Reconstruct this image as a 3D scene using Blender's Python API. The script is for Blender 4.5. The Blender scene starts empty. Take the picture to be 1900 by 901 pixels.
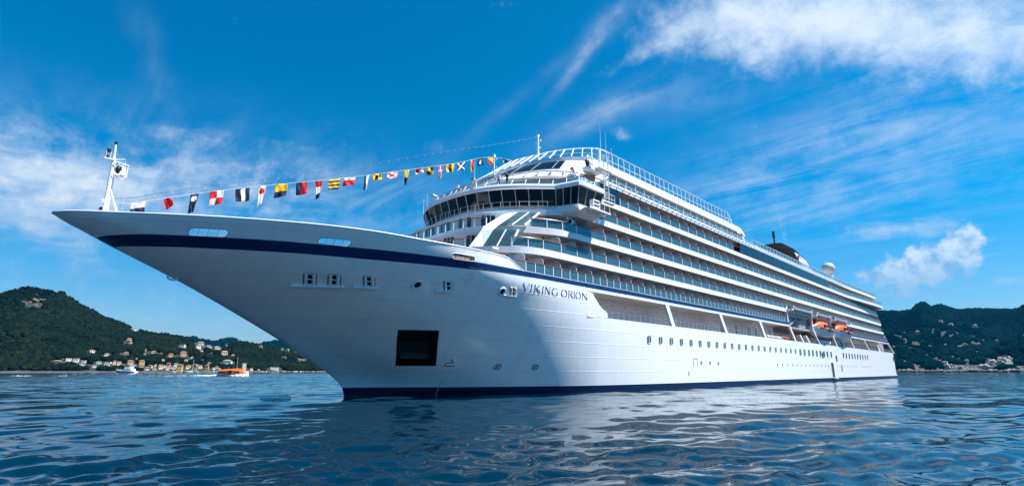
import bpy, bmesh, math, random
import numpy as np
from mathutils import Vector, Matrix
random.seed(7); rng = np.random.default_rng(7)
SC = bpy.context.scene; COL = SC.collection
R = math.radians
# Scene frame: x runs aft from the stem of the ship, P is metres to port (towards the viewer), z up.
# Blender's Y is -P.
def W(x, p, z): return Vector((x, -p, z))

# ------------------------------------------------------------------ camera
CAM = (-27.27, 51.314, 2.566); TH = 0.78; PITCH = 0.242; FPX = 959.1
cam = bpy.data.cameras.new('camera'); camo = bpy.data.objects.new('camera', cam); COL.objects.link(camo)
camo.location = W(*CAM)
_f = W(math.cos(TH)*math.cos(PITCH), -math.sin(TH)*math.cos(PITCH), math.sin(PITCH))
camo.rotation_euler = _f.to_track_quat('-Z', 'Y').to_euler()
cam.sensor_width = 36; cam.lens = 36*FPX/1900; cam.clip_start = .2; cam.clip_end = 60000
SC.camera = camo
SC.view_settings.view_transform = 'Standard'; SC.view_settings.look = 'None'
SC.view_settings.exposure = 1.12; SC.view_settings.gamma = 1
SC.cycles.max_bounces = 8; SC.cycles.caustics_reflective = True; SC.cycles.caustics_refractive = False
SC.cycles.sample_clamp_indirect = 14; SC.cycles.blur_glossy = .35

# ------------------------------------------------------------------ sun and sky
SUN_AZ, SUN_EL = R(38), R(59)      # azimuth from straight to port towards aft
sv = W(math.cos(SUN_EL)*math.sin(SUN_AZ), math.cos(SUN_EL)*math.cos(SUN_AZ), math.sin(SUN_EL))
sl = bpy.data.lights.new('sun', 'SUN'); sl.energy = 4.5; sl.angle = R(.53); sl.color = (1, .975, .94)
slo = bpy.data.objects.new('sun', sl); COL.objects.link(slo); slo.rotation_euler = sv.to_track_quat('Z', 'Y').to_euler()

world = bpy.data.worlds.new('World'); SC.world = world; world.use_nodes = True
SKY_STRENGTH = .075; HAZE = 2.6e-5
# cloud banks: image-plane size in thousandths of a radian, lean in degrees, weight
PUFFS = [(1640, 20, 330, 78, -3, .84), (1400, 45, 170, 55, 6, .78), (1205, 95, 95, 20, 26, .62), (1390, 118, 60, 26, -20, .5), (1152, 250, 24, 15, -20, .60), (583, 226, 28, 8, -4, .55),
         (1790, 90, 190, 45, 0, .75), (20, 290, 150, 50, -14, .60), (150, 345, 230, 46, -6, .68), (365, 250, 95, 18, -8, .62), (90, 410, 200, 40, 0, .6), (420, 320, 160, 40, -4, .5), (520, 262, 50, 12, -15, .4),
         (1680, 425, 105, 15, 4, .98), (1880, 520, 22, 8, 0, .62), (165, 485, 60, 20, -22, .36), (800, 268, 40, 18, 0, .3), (930, 6, 40, 10, 0, .4)]
WISPS = [(1092, 92, 82, 10, 52, 1.1), (1128, 42, 34, 18, 35, .8), (1105, 215, 105, 20, 27, .9), (1620, 235, 330, 75, 22, .85), (1470, 330, 190, 40, 18, .8), (1480, 400, 200, 20, 14, .6), (1300, 165, 120, 40, 10, .4),
         (380, 330, 360, 75, -6, .75), (120, 310, 220, 70, -8, .6), (560, 400, 340, 60, 0, .6), (300, 150, 20, 120, 10, .22), (420, 590, 260, 30, 0, .5), (1800, 330, 240, 70, 15, .5), (1000, 150, 150, 12, 40, .25)]
CUMULUS = [(1735, 475, 52, 28, 10, .92), (1690, 508, 56, 20, 0, .85), (1788, 450, 24, 17, 30, .66), (1622, 515, 36, 15, 0, .56), (1650, 546, 60, 11, 0, .5), (1765, 430, 7, 7, 0, .55)]
class NT:
    def __init__(s, t): s.t = t
    def n(s, typ, props=None, **inp):
        nd = s.t.nodes.new(typ)
        for k, v in (props or {}).items(): setattr(nd, k, v)
        for k, v in inp.items():
            key = int(k[1:]) if k[0] == 'i' and k[1:].isdigit() else k.replace('_', ' ')
            s.set(nd, key, v)
        return nd
    def set(s, nd, key, v):
        i = nd.inputs[key]
        if isinstance(v, bpy.types.NodeSocket): s.t.links.new(v, i)
        elif isinstance(v, bpy.types.Node): s.t.links.new(v.outputs[0], i)
        else: i.default_value = v
    def m(s, op, a, b=0.0, c=None, clamp=False):
        nd = s.n('ShaderNodeMath', dict(operation=op, use_clamp=clamp), i0=a, i1=b)
        if c is not None: s.set(nd, 2, c)
        return nd.outputs[0]
    def dot(s, a, v): return s.n('ShaderNodeVectorMath', dict(operation='DOT_PRODUCT'), i0=a, i1=tuple(v)).outputs['Value']
    def comb(s, x, y, z): return s.n('ShaderNodeCombineXYZ', None, X=x, Y=y, Z=z).outputs[0]
    def noise(s, vec, scale, detail=4, rough=.55, dist=0.0):
        return s.n('ShaderNodeTexNoise', None, Vector=vec, Scale=scale, Detail=detail, Roughness=rough, Distortion=dist).outputs['Fac']
    def step(s, v, lo, hi, a=0.0, b=1.0):
        return s.n('ShaderNodeMapRange', dict(interpolation_type='SMOOTHSTEP'), Value=v, From_Min=lo, From_Max=hi, To_Min=a, To_Max=b).outputs[0]
    def mix(s, f, a, b, mode='MIX'):
        nd = s.n('ShaderNodeMix', dict(data_type='RGBA', blend_type=mode)); s.set(nd, 0, f); s.set(nd, 6, a); s.set(nd, 7, b); return nd.outputs[2]
def rgb(r, g, b): return (r, g, b, 1)

FW = W(math.cos(TH), -math.sin(TH), 0); RT = W(math.sin(TH), math.cos(TH), 0)   # horizontal reference directions of the bay
def pxdir(u, v):
    x = (u-950)/FPX; y = -(v-450.5)/FPX
    d = FW*(math.cos(PITCH)-y*math.sin(PITCH)) + RT*x + Vector((0, 0, math.sin(PITCH)+y*math.cos(PITCH)))
    return d.normalized()
def build_sky():
    t = NT(world.node_tree); world.node_tree.nodes.clear()
    out = t.n('ShaderNodeOutputWorld'); bg = t.n('ShaderNodeBackground', None, Strength=SKY_STRENGTH)
    sky = t.n('ShaderNodeTexSky', dict(sky_type='NISHITA', sun_disc=False, sun_elevation=SUN_EL,
              sun_rotation=math.atan2(sv.x, sv.y), air_density=1.0, dust_density=.35, ozone_density=2.2, altitude=0))
    d = t.n('ShaderNodeTexCoord').outputs['Generated']
    z = t.dot(d, (0, 0, 1)); zc = t.m('MAXIMUM', z, 0.0)
    base = t.mix(1.0, sky.outputs[0], t.mix(t.step(zc, -.04, .29), rgb(.54, .61, .74), rgb(-.03, .64, .94)), 'MULTIPLY')
    zz = t.m('ADD', zc, .07)
    pa = t.m('DIVIDE', t.dot(d, RT), zz); pb = t.m('DIVIDE', t.dot(d, FW), zz)
    # wind-drawn streaks: cloud-layer coordinates turned along the streaks and stretched
    ca, sa = math.cos(R(52)), math.sin(R(52))
    along = t.m('ADD', t.m('MULTIPLY', pa, ca), t.m('MULTIPLY', pb, -sa)); across = t.m('ADD', t.m('MULTIPLY', pa, sa), t.m('MULTIPLY', pb, ca))
    nstreak = t.noise(t.comb(t.m('MULTIPLY', along, .9), t.m('MULTIPLY', across, 2.9), .0), 1.0, 8, .68, 1.5)
    npuff = t.noise(t.comb(t.m('MULTIPLY', pa, 2.1), t.m('MULTIPLY', pb, 2.6), 3.0), 1.0, 8, .6, .35)
    nfine = t.noise(d, 24.0, 8, .62, .25)
    def blobs(lst):
        acc = None
        for (u, v, s1, s2, ang, w) in lst:
            c = pxdir(u, v); q = pxdir(u+20*math.cos(R(ang)), v-20*math.sin(R(ang)))
            e1 = (q-c); e1 = (e1-c*e1.dot(c)).normalized(); e2 = c.cross(e1).normalized()
            k = 1/1000.
            g = t.m('ADD', t.m('POWER', t.m('ABSOLUTE', t.dot(d, e1/(s1*k))), 2.0), t.m('POWER', t.m('ABSOLUTE', t.dot(d, e2/(s2*k))), 2.0))
            # only the half of the sky the cloud is in
            g = t.m('MULTIPLY', t.m('MULTIPLY', t.m('POWER', 2.718, t.m('MULTIPLY', g, -1.0)), w), t.m('GREATER_THAN', t.dot(d, c), 0.0))
            acc = g if acc is None else t.m('ADD', acc, g)
        return acc
    puff = blobs(PUFFS); wisp = blobs(WISPS); cum = blobs(CUMULUS)
    den1 = t.m('MULTIPLY', t.step(t.m('ADD', puff, t.m('MULTIPLY', t.m('SUBTRACT', t.m('ADD', t.m('MULTIPLY', npuff, .55), t.m('MULTIPLY', nfine, .45)), .5), 3.2)), .15, 1.75), t.step(puff, .03, .40))
    den2 = t.m('MULTIPLY', t.step(t.m('ADD', t.m('MULTIPLY', nstreak, .5), t.m('ADD', t.m('MULTIPLY', npuff, .28), t.m('MULTIPLY', nfine, .22))), .38, .72), t.m('MINIMUM', wisp, 1.0))
    nb = t.noise(d, 34.0, 9, .58, .1)
    den3 = t.step(t.m('ADD', cum, t.m('MULTIPLY', t.m('SUBTRACT', nb, .5), 1.7)), .34, .78)
    # everything the eye does not single out: thin veil towards the horizon and scattered fair-weather wisps elsewhere
    veil = t.m('MULTIPLY', t.step(nstreak, .45, .85), t.step(zc, .0, .30, .34, .0))
    thin = t.m('MINIMUM', t.m('ADD', t.m('ADD', t.m('MULTIPLY', den1, .74), t.m('MULTIPLY', den2, .42)), veil), 1.0)
    white = t.mix(t.step(zc, .04, .5), rgb(3.3, 4.0, 5.0), rgb(6.4, 6.9, 7.4))
    c1 = t.mix(thin, base, white)
    ncs = t.noise(t.n('ShaderNodeVectorMath', dict(operation='ADD'), i0=d, i1=tuple(sv*.012+Vector((0, 0, .016)))).outputs[0], 34.0, 9, .58, .1)
    shade = t.m('MULTIPLY', t.step(t.m('SUBTRACT', nb, ncs), -.16, .16), t.step(zc, .115, .185, .15, 1.0))
    c3 = t.mix(shade, rgb(1.9, 3.2, 4.9), rgb(5.8, 6.2, 6.8))
    c2 = t.mix(t.m('MULTIPLY', den3, .68), c1, c3)
    t.set(bg, 'Color', c2); t.set(out, 'Surface', bg.outputs[0])
build_sky()
# ------------------------------------------------------------------ mesh helpers
class MB:
    """Collects shapes in (x, P, z); build() links them as ONE mesh object."""
    def __init__(s): s.v = []; s.f = []; s.mi = []
    def add(s, vs, fs, m=0):
        o = len(s.v); s.v += [tuple(v) for v in vs]; s.f += [tuple(i+o for i in f) for f in fs]
        s.mi += [m]*len(fs) if isinstance(m, int) else list(m)
        return s
    def hexa(s, q, m=0):   # 8 points: bottom ring, top ring
        return s.add(q, [(0, 3, 2, 1), (4, 5, 6, 7), (0, 1, 5, 4), (1, 2, 6, 5), (2, 3, 7, 6), (3, 0, 4, 7)], m)
    def box(s, x0, x1, p0, p1, z0, z1, m=0):
        return s.hexa([(x0, p0, z0), (x1, p0, z0), (x1, p1, z0), (x0, p1, z0), (x0, p0, z1), (x1, p0, z1), (x1, p1, z1), (x0, p1, z1)], m)
    def prism(s, pts, vec, m=0, mb=None, mt=None):   # polygon extruded by vec
        n = len(pts); a = [Vector(p) for p in pts]; b = [p+Vector(vec) for p in a]
        fs = [tuple(range(n))[::-1], tuple(range(n, 2*n))]+[(i, (i+1) % n, n+(i+1) % n, n+i) for i in range(n)]
        return s.add(a+b, fs, [m if mb is None else mb, m if mt is None else mt]+[m]*n)
    def tube(s, pts, r, n=6, m=0, closed=False):
        pts = [Vector(p) for p in pts]; rs = r if isinstance(r, (list, tuple)) else [r]*len(pts)
        vs = []; fs = []; N = len(pts)
        for i, p in enumerate(pts):
            if closed: t = pts[(i+1) % N]-pts[i-1]
            else: t = pts[min(i+1, N-1)]-pts[max(i-1, 0)]
            t = t.normalized() if t.length > 1e-9 else Vector((0, 0, 1))
            a = Vector((0, 0, 1)) if abs(t.z) < .9 else Vector((1, 0, 0))
            u = t.cross(a).normalized(); w = t.cross(u)
            vs += [p+u*(rs[i]*math.cos(2*math.pi*k/n))+w*(rs[i]*math.sin(2*math.pi*k/n)) for k in range(n)]
        for i in range(N if closed else N-1):
            j = (i+1) % N
            fs += [(i*n+k, i*n+(k+1) % n, j*n+(k+1) % n, j*n+k) for k in range(n)]
        if not closed: fs += [tuple(range(n))[::-1], tuple(range((N-1)*n, N*n))]
        return s.add(vs, fs, m)
    def loft(s, rings, m=0, closed=True, caps=True):
        n = len(rings[0]); vs = [v for r in rings for v in r]; fs = []
        for i in range(len(rings)-1):
            for k in range(n if closed else n-1):
                fs.append((i*n+k, i*n+(k+1) % n, (i+1)*n+(k+1) % n, (i+1)*n+k))
        if caps and closed: fs += [tuple(range(n))[::-1], tuple(range((len(rings)-1)*n, len(rings)*n))]
        return s.add(vs, fs, m)
    def ball(s, c, r, nu=12, nv=8, m=0):
        rx, rp, rz = r if isinstance(r, (tuple, list)) else (r, r, r)
        rings = []
        for j in range(nv+1):
            a = -math.pi/2+math.pi*j/nv
            rr = max(math.cos(a), 1e-3)
            rings.append([(c[0]+rx*rr*math.cos(2*math.pi*k/nu), c[1]+rp*rr*math.sin(2*math.pi*k/nu), c[2]+rz*math.sin(a)) for k in range(nu)])
        return s.loft(rings, m)
    def build(s, name, mats, parent=None, smooth=False, recalc=True, sharp=None):
        me = bpy.data.meshes.new(name); me.from_pydata([(x, -p, z) for x, p, z in s.v], [], s.f)
        for mm in (mats if isinstance(mats, (list, tuple)) else [mats]): me.materials.append(mm)
        me.polygons.foreach_set('material_index', s.mi)
        if recalc:
            bm = bmesh.new(); bm.from_mesh(me); bmesh.ops.recalc_face_normals(bm, faces=bm.faces); bm.to_mesh(me); bm.free()
        if smooth: me.polygons.foreach_set('use_smooth', [True]*len(me.polygons))
        if sharp: me.set_sharp_from_angle(angle=R(sharp))
        me.update()
        o = bpy.data.objects.new(name, me); COL.objects.link(o)
        if parent: o.parent = parent
        return o
def tag(o, label=None, cat=None, group=None, kind=None):
    for k, v in (('label', label), ('category', cat), ('group', group), ('kind', kind)):
        if v: o[k] = v
    return o
def thing(name, label, cat, loc=(0, 0, 0), rz=0, group=None):
    o = bpy.data.objects.new(name, None); COL.objects.link(o); o.location = W(*loc); o.rotation_euler = (0, 0, rz)
    o.empty_display_size = .5
    return tag(o, label, cat, group)
def dup(o, parent=None, loc=None):
    c = o.copy(); COL.objects.link(c)
    if parent is not None: c.parent = parent
    if loc is not None: c.location = W(*loc)
    return c
def dup_tree(o, loc, rz=0, label=None):
    c = dup(o, None, loc); c.rotation_euler = (0, 0, rz)
    if label: c['label'] = label
    for ch in list(o.children):
        k = dup(ch, c)
        for g in list(ch.children): dup(g, k)
    return c
def pchip(X, Y):
    X = np.asarray(X, float); Y = np.asarray(Y, float); h = np.diff(X); d = np.diff(Y)/h; m = np.zeros(len(X))
    for i in range(1, len(X)-1):
        if d[i-1]*d[i] > 0:
            w1 = 2*h[i]+h[i-1]; w2 = h[i]+2*h[i-1]; m[i] = (w1+w2)/(w1/d[i-1]+w2/d[i])
    m[0] = d[0]; m[-1] = d[-1]
    def f(x):
        x = np.clip(np.asarray(x, float), X[0], X[-1]); i = np.clip(np.searchsorted(X, x, side='right')-1, 0, len(X)-2)
        t = (x-X[i])/h[i]; t2 = t*t; t3 = t2*t
        return (2*t3-3*t2+1)*Y[i]+(t3-2*t2+t)*h[i]*m[i]+(-2*t3+3*t2)*Y[i+1]+(t3-t2)*h[i]*m[i+1]
    return f

# ------------------------------------------------------------------ materials
def pbr(name, col, rough=.5, metal=0.0, var=0.0, vscale=3.0, bump=0.0, bscale=20.0, coat=0.0, spec=.5, col2=None):
    m = bpy.data.materials.new(name); m.use_nodes = True; t = NT(m.node_tree)
    b = m.node_tree.nodes['Principled BSDF']
    c = rgb(*col); b.inputs['Roughness'].default_value = rough; b.inputs['Metallic'].default_value = metal
    b.inputs['Specular IOR Level'].default_value = spec; b.inputs['Coat Weight'].default_value = coat
    b.inputs['Base Color'].default_value = c
    if var or bump or col2:
        co = t.n('ShaderNodeTexCoord').outputs['Object']
        if var or col2:
            f = t.step(t.noise(co, vscale, 5, .6), .3, .7)
            lo = rgb(*[x*(1-var) for x in col]); hi = rgb(*(col2 or [min(1, x*(1+var*.6)) for x in col]))
            t.set(b, 'Base Color', t.mix(f, lo, hi))
        if bump:
            bp = t.n('ShaderNodeBump', None, Strength=bump, Distance=.05, Height=t.noise(co, bscale, 4)); t.set(b, 'Normal', bp.outputs[0])
    return m
def glassmat(name, tint, alpha=.55, rough=.03, FRK=.5):
    m = bpy.data.materials.new(name); m.use_nodes = True; t = NT(m.node_tree); m.node_tree.nodes.clear()
    out = t.n('ShaderNodeOutputMaterial'); tr = t.n('ShaderNodeBsdfTransparent', None, Color=rgb(*tint))
    gl = t.n('ShaderNodeBsdfGlossy', None, Color=rgb(.9, .97, 1), Roughness=rough); df = t.n('ShaderNodeBsdfDiffuse', None, Color=rgb(.12, .25, .30))
    fr = t.n('ShaderNodeFresnel', None, IOR=1.6)
    s1 = t.n('ShaderNodeMixShader', None, Fac=alpha, i1=tr.outputs[0], i2=df.outputs[0])
    s2 = t.n('ShaderNodeMixShader', None, Fac=t.m('MULTIPLY_ADD', fr.outputs[0], FRK, .02), i1=s1.outputs[0], i2=gl.outputs[0]); t.set(out, 'Surface', s2.outputs[0])
    return m
def hullmat(name, col, rough=.22, seams=True, coat=.25, spec=.5):
    """Gloss ship paint over steel plates: weld seams and a little oil-canning between frames."""
    m = pbr(name, col, rough, coat=coat, spec=spec); t = NT(m.node_tree); b = m.node_tree.nodes['Principled BSDF']
    co = t.n('ShaderNodeTexCoord').outputs['Object']
    sx = t.n('ShaderNodeSeparateXYZ', None, Vector=co)
    v = t.comb(t.m('ADD', sx.outputs[0], 1900.0), t.m('ADD', sx.outputs[2], .76), 0.0)
    br = t.n('ShaderNodeTexBrick', dict(offset=.37, offset_frequency=2), Vector=v, Scale=1.0, Mortar_Size=.045, Mortar_Smooth=.4, Brick_Width=4000, Row_Height=1.62, Color1=rgb(0, 0, 0), Color2=rgb(0, 0, 0), Mortar=rgb(1, 1, 1))
    can = t.noise(t.comb(t.m('MULTIPLY', sx.outputs[0], .55), 0.0, t.m('MULTIPLY', sx.outputs[2], .9)), 1.0, 3, .5)
    h = t.m('ADD', t.m('MULTIPLY', br.outputs['Fac'], .22), t.m('MULTIPLY', can, .014))
    bp = t.n('ShaderNodeBump', None, Strength=.9, Distance=.10, Height=h); t.set(b, 'Normal', bp.outputs[0])
    # weathering: faint vertical runs and grime
    run = t.noise(t.comb(t.m('MULTIPLY', sx.outputs[0], 1.3), 0.0, t.m('MULTIPLY', sx.outputs[2], .10)), 1.0, 5, .6)
    t.set(b, 'Base Color', t.mix(t.step(run, .42, .75, 0, .38), rgb(*col), rgb(col[0]*.80, col[1]*.82, col[2]*.82)))
    t.set(b, 'Roughness', t.step(t.noise(co, .8, 5), .3, .7, rough*.95, rough*1.15))
    return m
M = {}
M['hull'] = hullmat('hull white paint', (.79, .805, .82), .3); M['navy'] = hullmat('hull blue paint', (.0005, .027, .112), .4, coat=0, spec=.25)
M['boot'] = hullmat('hull boot topping', (.001, .012, .055), .4, coat=0, spec=.25); M['red'] = pbr('antifouling red', (.16, .035, .025), .6, var=.3)
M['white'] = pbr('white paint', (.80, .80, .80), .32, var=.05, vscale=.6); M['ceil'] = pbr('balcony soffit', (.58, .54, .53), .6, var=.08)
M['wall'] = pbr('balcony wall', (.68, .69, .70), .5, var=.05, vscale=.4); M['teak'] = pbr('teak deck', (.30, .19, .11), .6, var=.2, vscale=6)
M['rail'] = pbr('varnished wood rail', (.22, .065, .03), .35, var=.2, vscale=4); M['glass'] = glassmat('balcony glass', (.46, .66, .71), .30)
M['rakedglass'] = glassmat('raked clear glass', (.50, .64, .64), .16, .03, .3); M['frontglass'] = glassmat('front balcony glass', (.72, .84, .86), .14, .03, .15); M['clear'] = glassmat('clear screen glass', (.80, .93, .97), .12); M['dark'] = pbr('dark tinted window', (.006, .011, .018), .06, spec=.3); M['raked'] = pbr('raked tinted window', (.004, .009, .018), .25, spec=.12)
M['bluewin'] = pbr('blue tinted window band', (.010, .034, .058), .2, spec=.18, var=.2, vscale=.7); M['door'] = pbr('dark balcony door', (.02, .025, .03), .08)
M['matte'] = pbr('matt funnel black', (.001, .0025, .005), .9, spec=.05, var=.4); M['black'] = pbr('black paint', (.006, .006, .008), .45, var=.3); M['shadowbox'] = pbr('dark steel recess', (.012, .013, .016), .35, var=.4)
M['port'] = pbr('green tinted hull window', (.02, .075, .085), .07, spec=.6); M['grey'] = pbr('grey steel', (.34, .35, .36), .5, var=.2, vscale=2)
M['orange'] = pbr('orange gelcoat', (.75, .12, .012), .35, var=.12, vscale=1.5); M['letter'] = pbr('navy lettering', (.03, .06, .14), .5)
M['anchor'] = pbr('anchor steel', (.016, .024, .028), .6, var=.4); M['tan'] = pbr('wood panel', (.33, .15, .06), .5, var=.25, vscale=3)
M['rope'] = pbr('white rope', (.62, .62, .60), .8); M['wire'] = pbr('dark wire', (.09, .10, .12), .6); M['bulb'] = pbr('frosted bulb', (.5, .5, .5), .3)
M['cream'] = pbr('cream bench', (.6, .5, .35), .6); M['tarp'] = pbr('blue tarpaulin', (.01, .20, .42), .55, var=.3, vscale=4, bump=.5, bscale=6)
M['dome'] = pbr('radome white', (.50, .51, .51), .45, var=.06); M['orangegear'] = M['orange']
M['recess'] = pbr('promenade paint', (.82, .80, .80), .4, var=.06, vscale=.5)
# ------------------------------------------------------------------ the ship: hull form
_xs = pchip([-4, 0, .8, 1.5, 2.4, 3.45, 5.33, 7.24, 10.08, 12.07, 13.3, 13.9, 14.3], [.8, 0, -.25, -.9, -2.1, -3.9, -7.04, -10.6, -16.2, -20.6, -23.3, -24.7, -25.3])
_xf = pchip([-4, .8, 3, 6, 9, 12.8, 14.3], [60, 48.5, 42, 34, 21, 7.5, 5.0])
_g0 = pchip([0, .008, .06, .156, .257, .372, .45, .528, .65, .766, .88, 1], [0, .016, .11, .35, .585, .79, .875, .932, .972, .990, .998, 1])
_g1 = pchip([0, .004, .012, .03, .083, .167, .243, .36, .49, .63, .8, .92, 1], [0, .04, .08, .14, .275, .405, .505, .64, .75, .86, .95, .99, 1])
_g2 = pchip([0, .01, .038, .106, .24, .406, .556, .7, .886, 1], [0, .045, .12, .235, .445, .655, .80, .90, .98, 1])
BEAM = 14.4; XT = 212.3
def hull_raw(x, z):
    x = np.asarray(x, float); z = np.asarray(z, float)
    t = np.clip((x-_xs(z))/(_xf(z)-_xs(z)), 0, 1)
    w = np.clip(z/12.8, 0, 1)**1.2; u = np.clip((z-12.8)/1.5, 0, 1)
    return BEAM*(_g0(t)*(1-w)+(_g1(t)*(1-u)+_g2(t)*u)*w)
_XG, _ZG = np.arange(-27, 64.1, .5), np.arange(-4, 14.61, .2)
def _fair():
    """fair the lines: sections aft of the forefoot are smoothed up, down and along"""
    Xg, Zg = np.meshgrid(_XG, _ZG, indexing='ij'); Y = hull_raw(Xg, Zg); S = Y.copy()
    def blur(a, s, ax):
        k = np.arange(-int(3*s), int(3*s)+1); w = np.exp(-.5*(k/s)**2); w /= w.sum(); n = len(k)//2
        p = np.pad(a, [(n, n) if i == ax else (0, 0) for i in (0, 1)], mode='edge')
        return sum(w[i]*np.take(p, np.arange(a.shape[ax])+i, axis=ax) for i in range(len(k)))
    S = blur(blur(S, 9, 1), 8.0, 0)
    wt = np.clip((Xg-3)/9, 0, 1)*np.clip((12.5-Zg)/3.2, 0, 1); wt = wt*wt*(3-2*wt)
    return Y*(1-wt)+S*wt
_YG = _fair()
def hull_p(x, z):
    x = np.asarray(x, float); z = np.asarray(z, float)
    fx = np.clip((x+27)/.5, 0, len(_XG)-1.001); fz = np.clip((z+4)/.2, 0, len(_ZG)-1.001); i = fx.astype(int); j = fz.astype(int); a = fx-i; c = fz-j
    yi = (_YG[i, j]*(1-a)+_YG[i+1, j]*a)*(1-c)+(_YG[i, j+1]*(1-a)+_YG[i+1, j+1]*a)*c
    y = np.where(x > 5, yi, hull_raw(x, z))
    xt = XT+np.clip((1.6-z)/1.0, 0, 1)*2.0          # transom, rounded quarters
    q = np.clip((x-(xt-4))/4, 0, 1)
    return y-3.2*(1-np.sqrt(np.clip(1-q*q, 0, 1)))
def hp(x, z): return float(hull_p(x, z))
_ztop = pchip([-30, -22, -9, -5, 0, 6, 8.6, 9.4, 10.1, 10.8, 11.6, 12.4, 300], [14.3, 14.2, 14.24, 14.2, 14.03, 13.96, 13.93, 13.85, 13.6, 13.2, 12.9, 12.815, 12.815])
_zb = pchip([-23, -20.8, -18.5, -12, -4, .7, 6.5, 11.7, 16, 400], [12.5, 12.22, 12.1, 12.03, 11.98, 12.01, 12.11, 12.21, 12.26, 12.26])
ship = thing('cruise_ship', 'large white cruise ship with blue stripe anchored in the bay', 'cruise ship')
def knife_hole(bm, poly, side=1):
    """cut a convex (x, z) outline through the plating of one side and remove the piece"""
    n = len(poly); cx = sum(p[0] for p in poly)/n; cz = sum(p[1] for p in poly)/n
    x0, x1 = min(p[0] for p in poly)-.05, max(p[0] for p in poly)+.05; z0, z1 = min(p[1] for p in poly)-.05, max(p[1] for p in poly)+.05
    def near():
        fs = []
        for f in bm.faces:
            if f.verts[0].co.y*side > -.3: continue
            xa = [v.co.x for v in f.verts]; za = [v.co.z for v in f.verts]
            if max(xa) > x0 and min(xa) < x1 and max(za) > z0 and min(za) < z1: fs.append(f)
        return fs
    for i in range(n):
        a = poly[i]; b = poly[(i+1) % n]; fs = near()
        geom = fs+list({e for f in fs for e in f.edges})+list({v for f in fs for v in f.verts})
        bmesh.ops.bisect_plane(bm, geom=geom, dist=1e-5, plane_co=(a[0], 0, a[1]), plane_no=(-(b[1]-a[1]), 0, b[0]-a[0]))
    kill = []
    for f in near():
        c = f.calc_center_median(); ok = True; sgn = None
        for i in range(n):
            a = poly[i]; b = poly[(i+1) % n]
            cr = (b[0]-a[0])*(c.z-a[1])-(b[1]-a[1])*(c.x-a[0]); ci = (b[0]-a[0])*(cz-a[1])-(b[1]-a[1])*(cx-a[0])
            if cr*ci < 0: ok = False; break
        if ok: kill.append(f)
    bmesh.ops.delete(bm, geom=kill, context='FACES')
def stadium(x0, x1, z0, z1, n=5):
    r = (z1-z0)/2; zc = (z0+z1)/2
    return [(x1-r+r*math.cos(a), zc+r*math.sin(a)) for a in np.linspace(-math.pi/2, math.pi/2, n+1)]+[(x0+r+r*math.cos(a), zc+r*math.sin(a)) for a in np.linspace(math.pi/2, 3*math.pi/2, n+1)]
POCKET = [(1.03, 6.44), (4.55, 6.44), (6.38, 3.05), (3.01, 3.05)]
OVALS = [stadium(-17.35, -14.95, 12.83, 13.36), stadium(-8.95, -6.5, 12.83, 13.32), stadium(2.5, 5.05, 12.80, 13.32)]
FAIR = [(-8.15, 10.25), (-6.45, 10.27), (-3.82, 10.30), (3.17, 10.40), (10.72, 10.55)]   # roller fairleads: centre x, z
def SH(x, z, zc): return x-.58*max(0, min(1, (26-x)/14))*(z-zc)     # uprights on the flared bow follow the plate rows
def fair_hole(x, z): return [(SH(x+sx*.15, z+sz*.32, z), z+sz*.32) for sx, sz in ((-1, -1), (1, -1), (1, 1), (-1, 1))]
ROUND = [(.30, 10.28, .30, .24), (9.28, 10.40, .27, .27)]
def ell(x, z, a, b, n=14): return [(x+a*math.cos(2*math.pi*k/n), z+b*math.sin(2*math.pi*k/n)) for k in range(n)]
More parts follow.
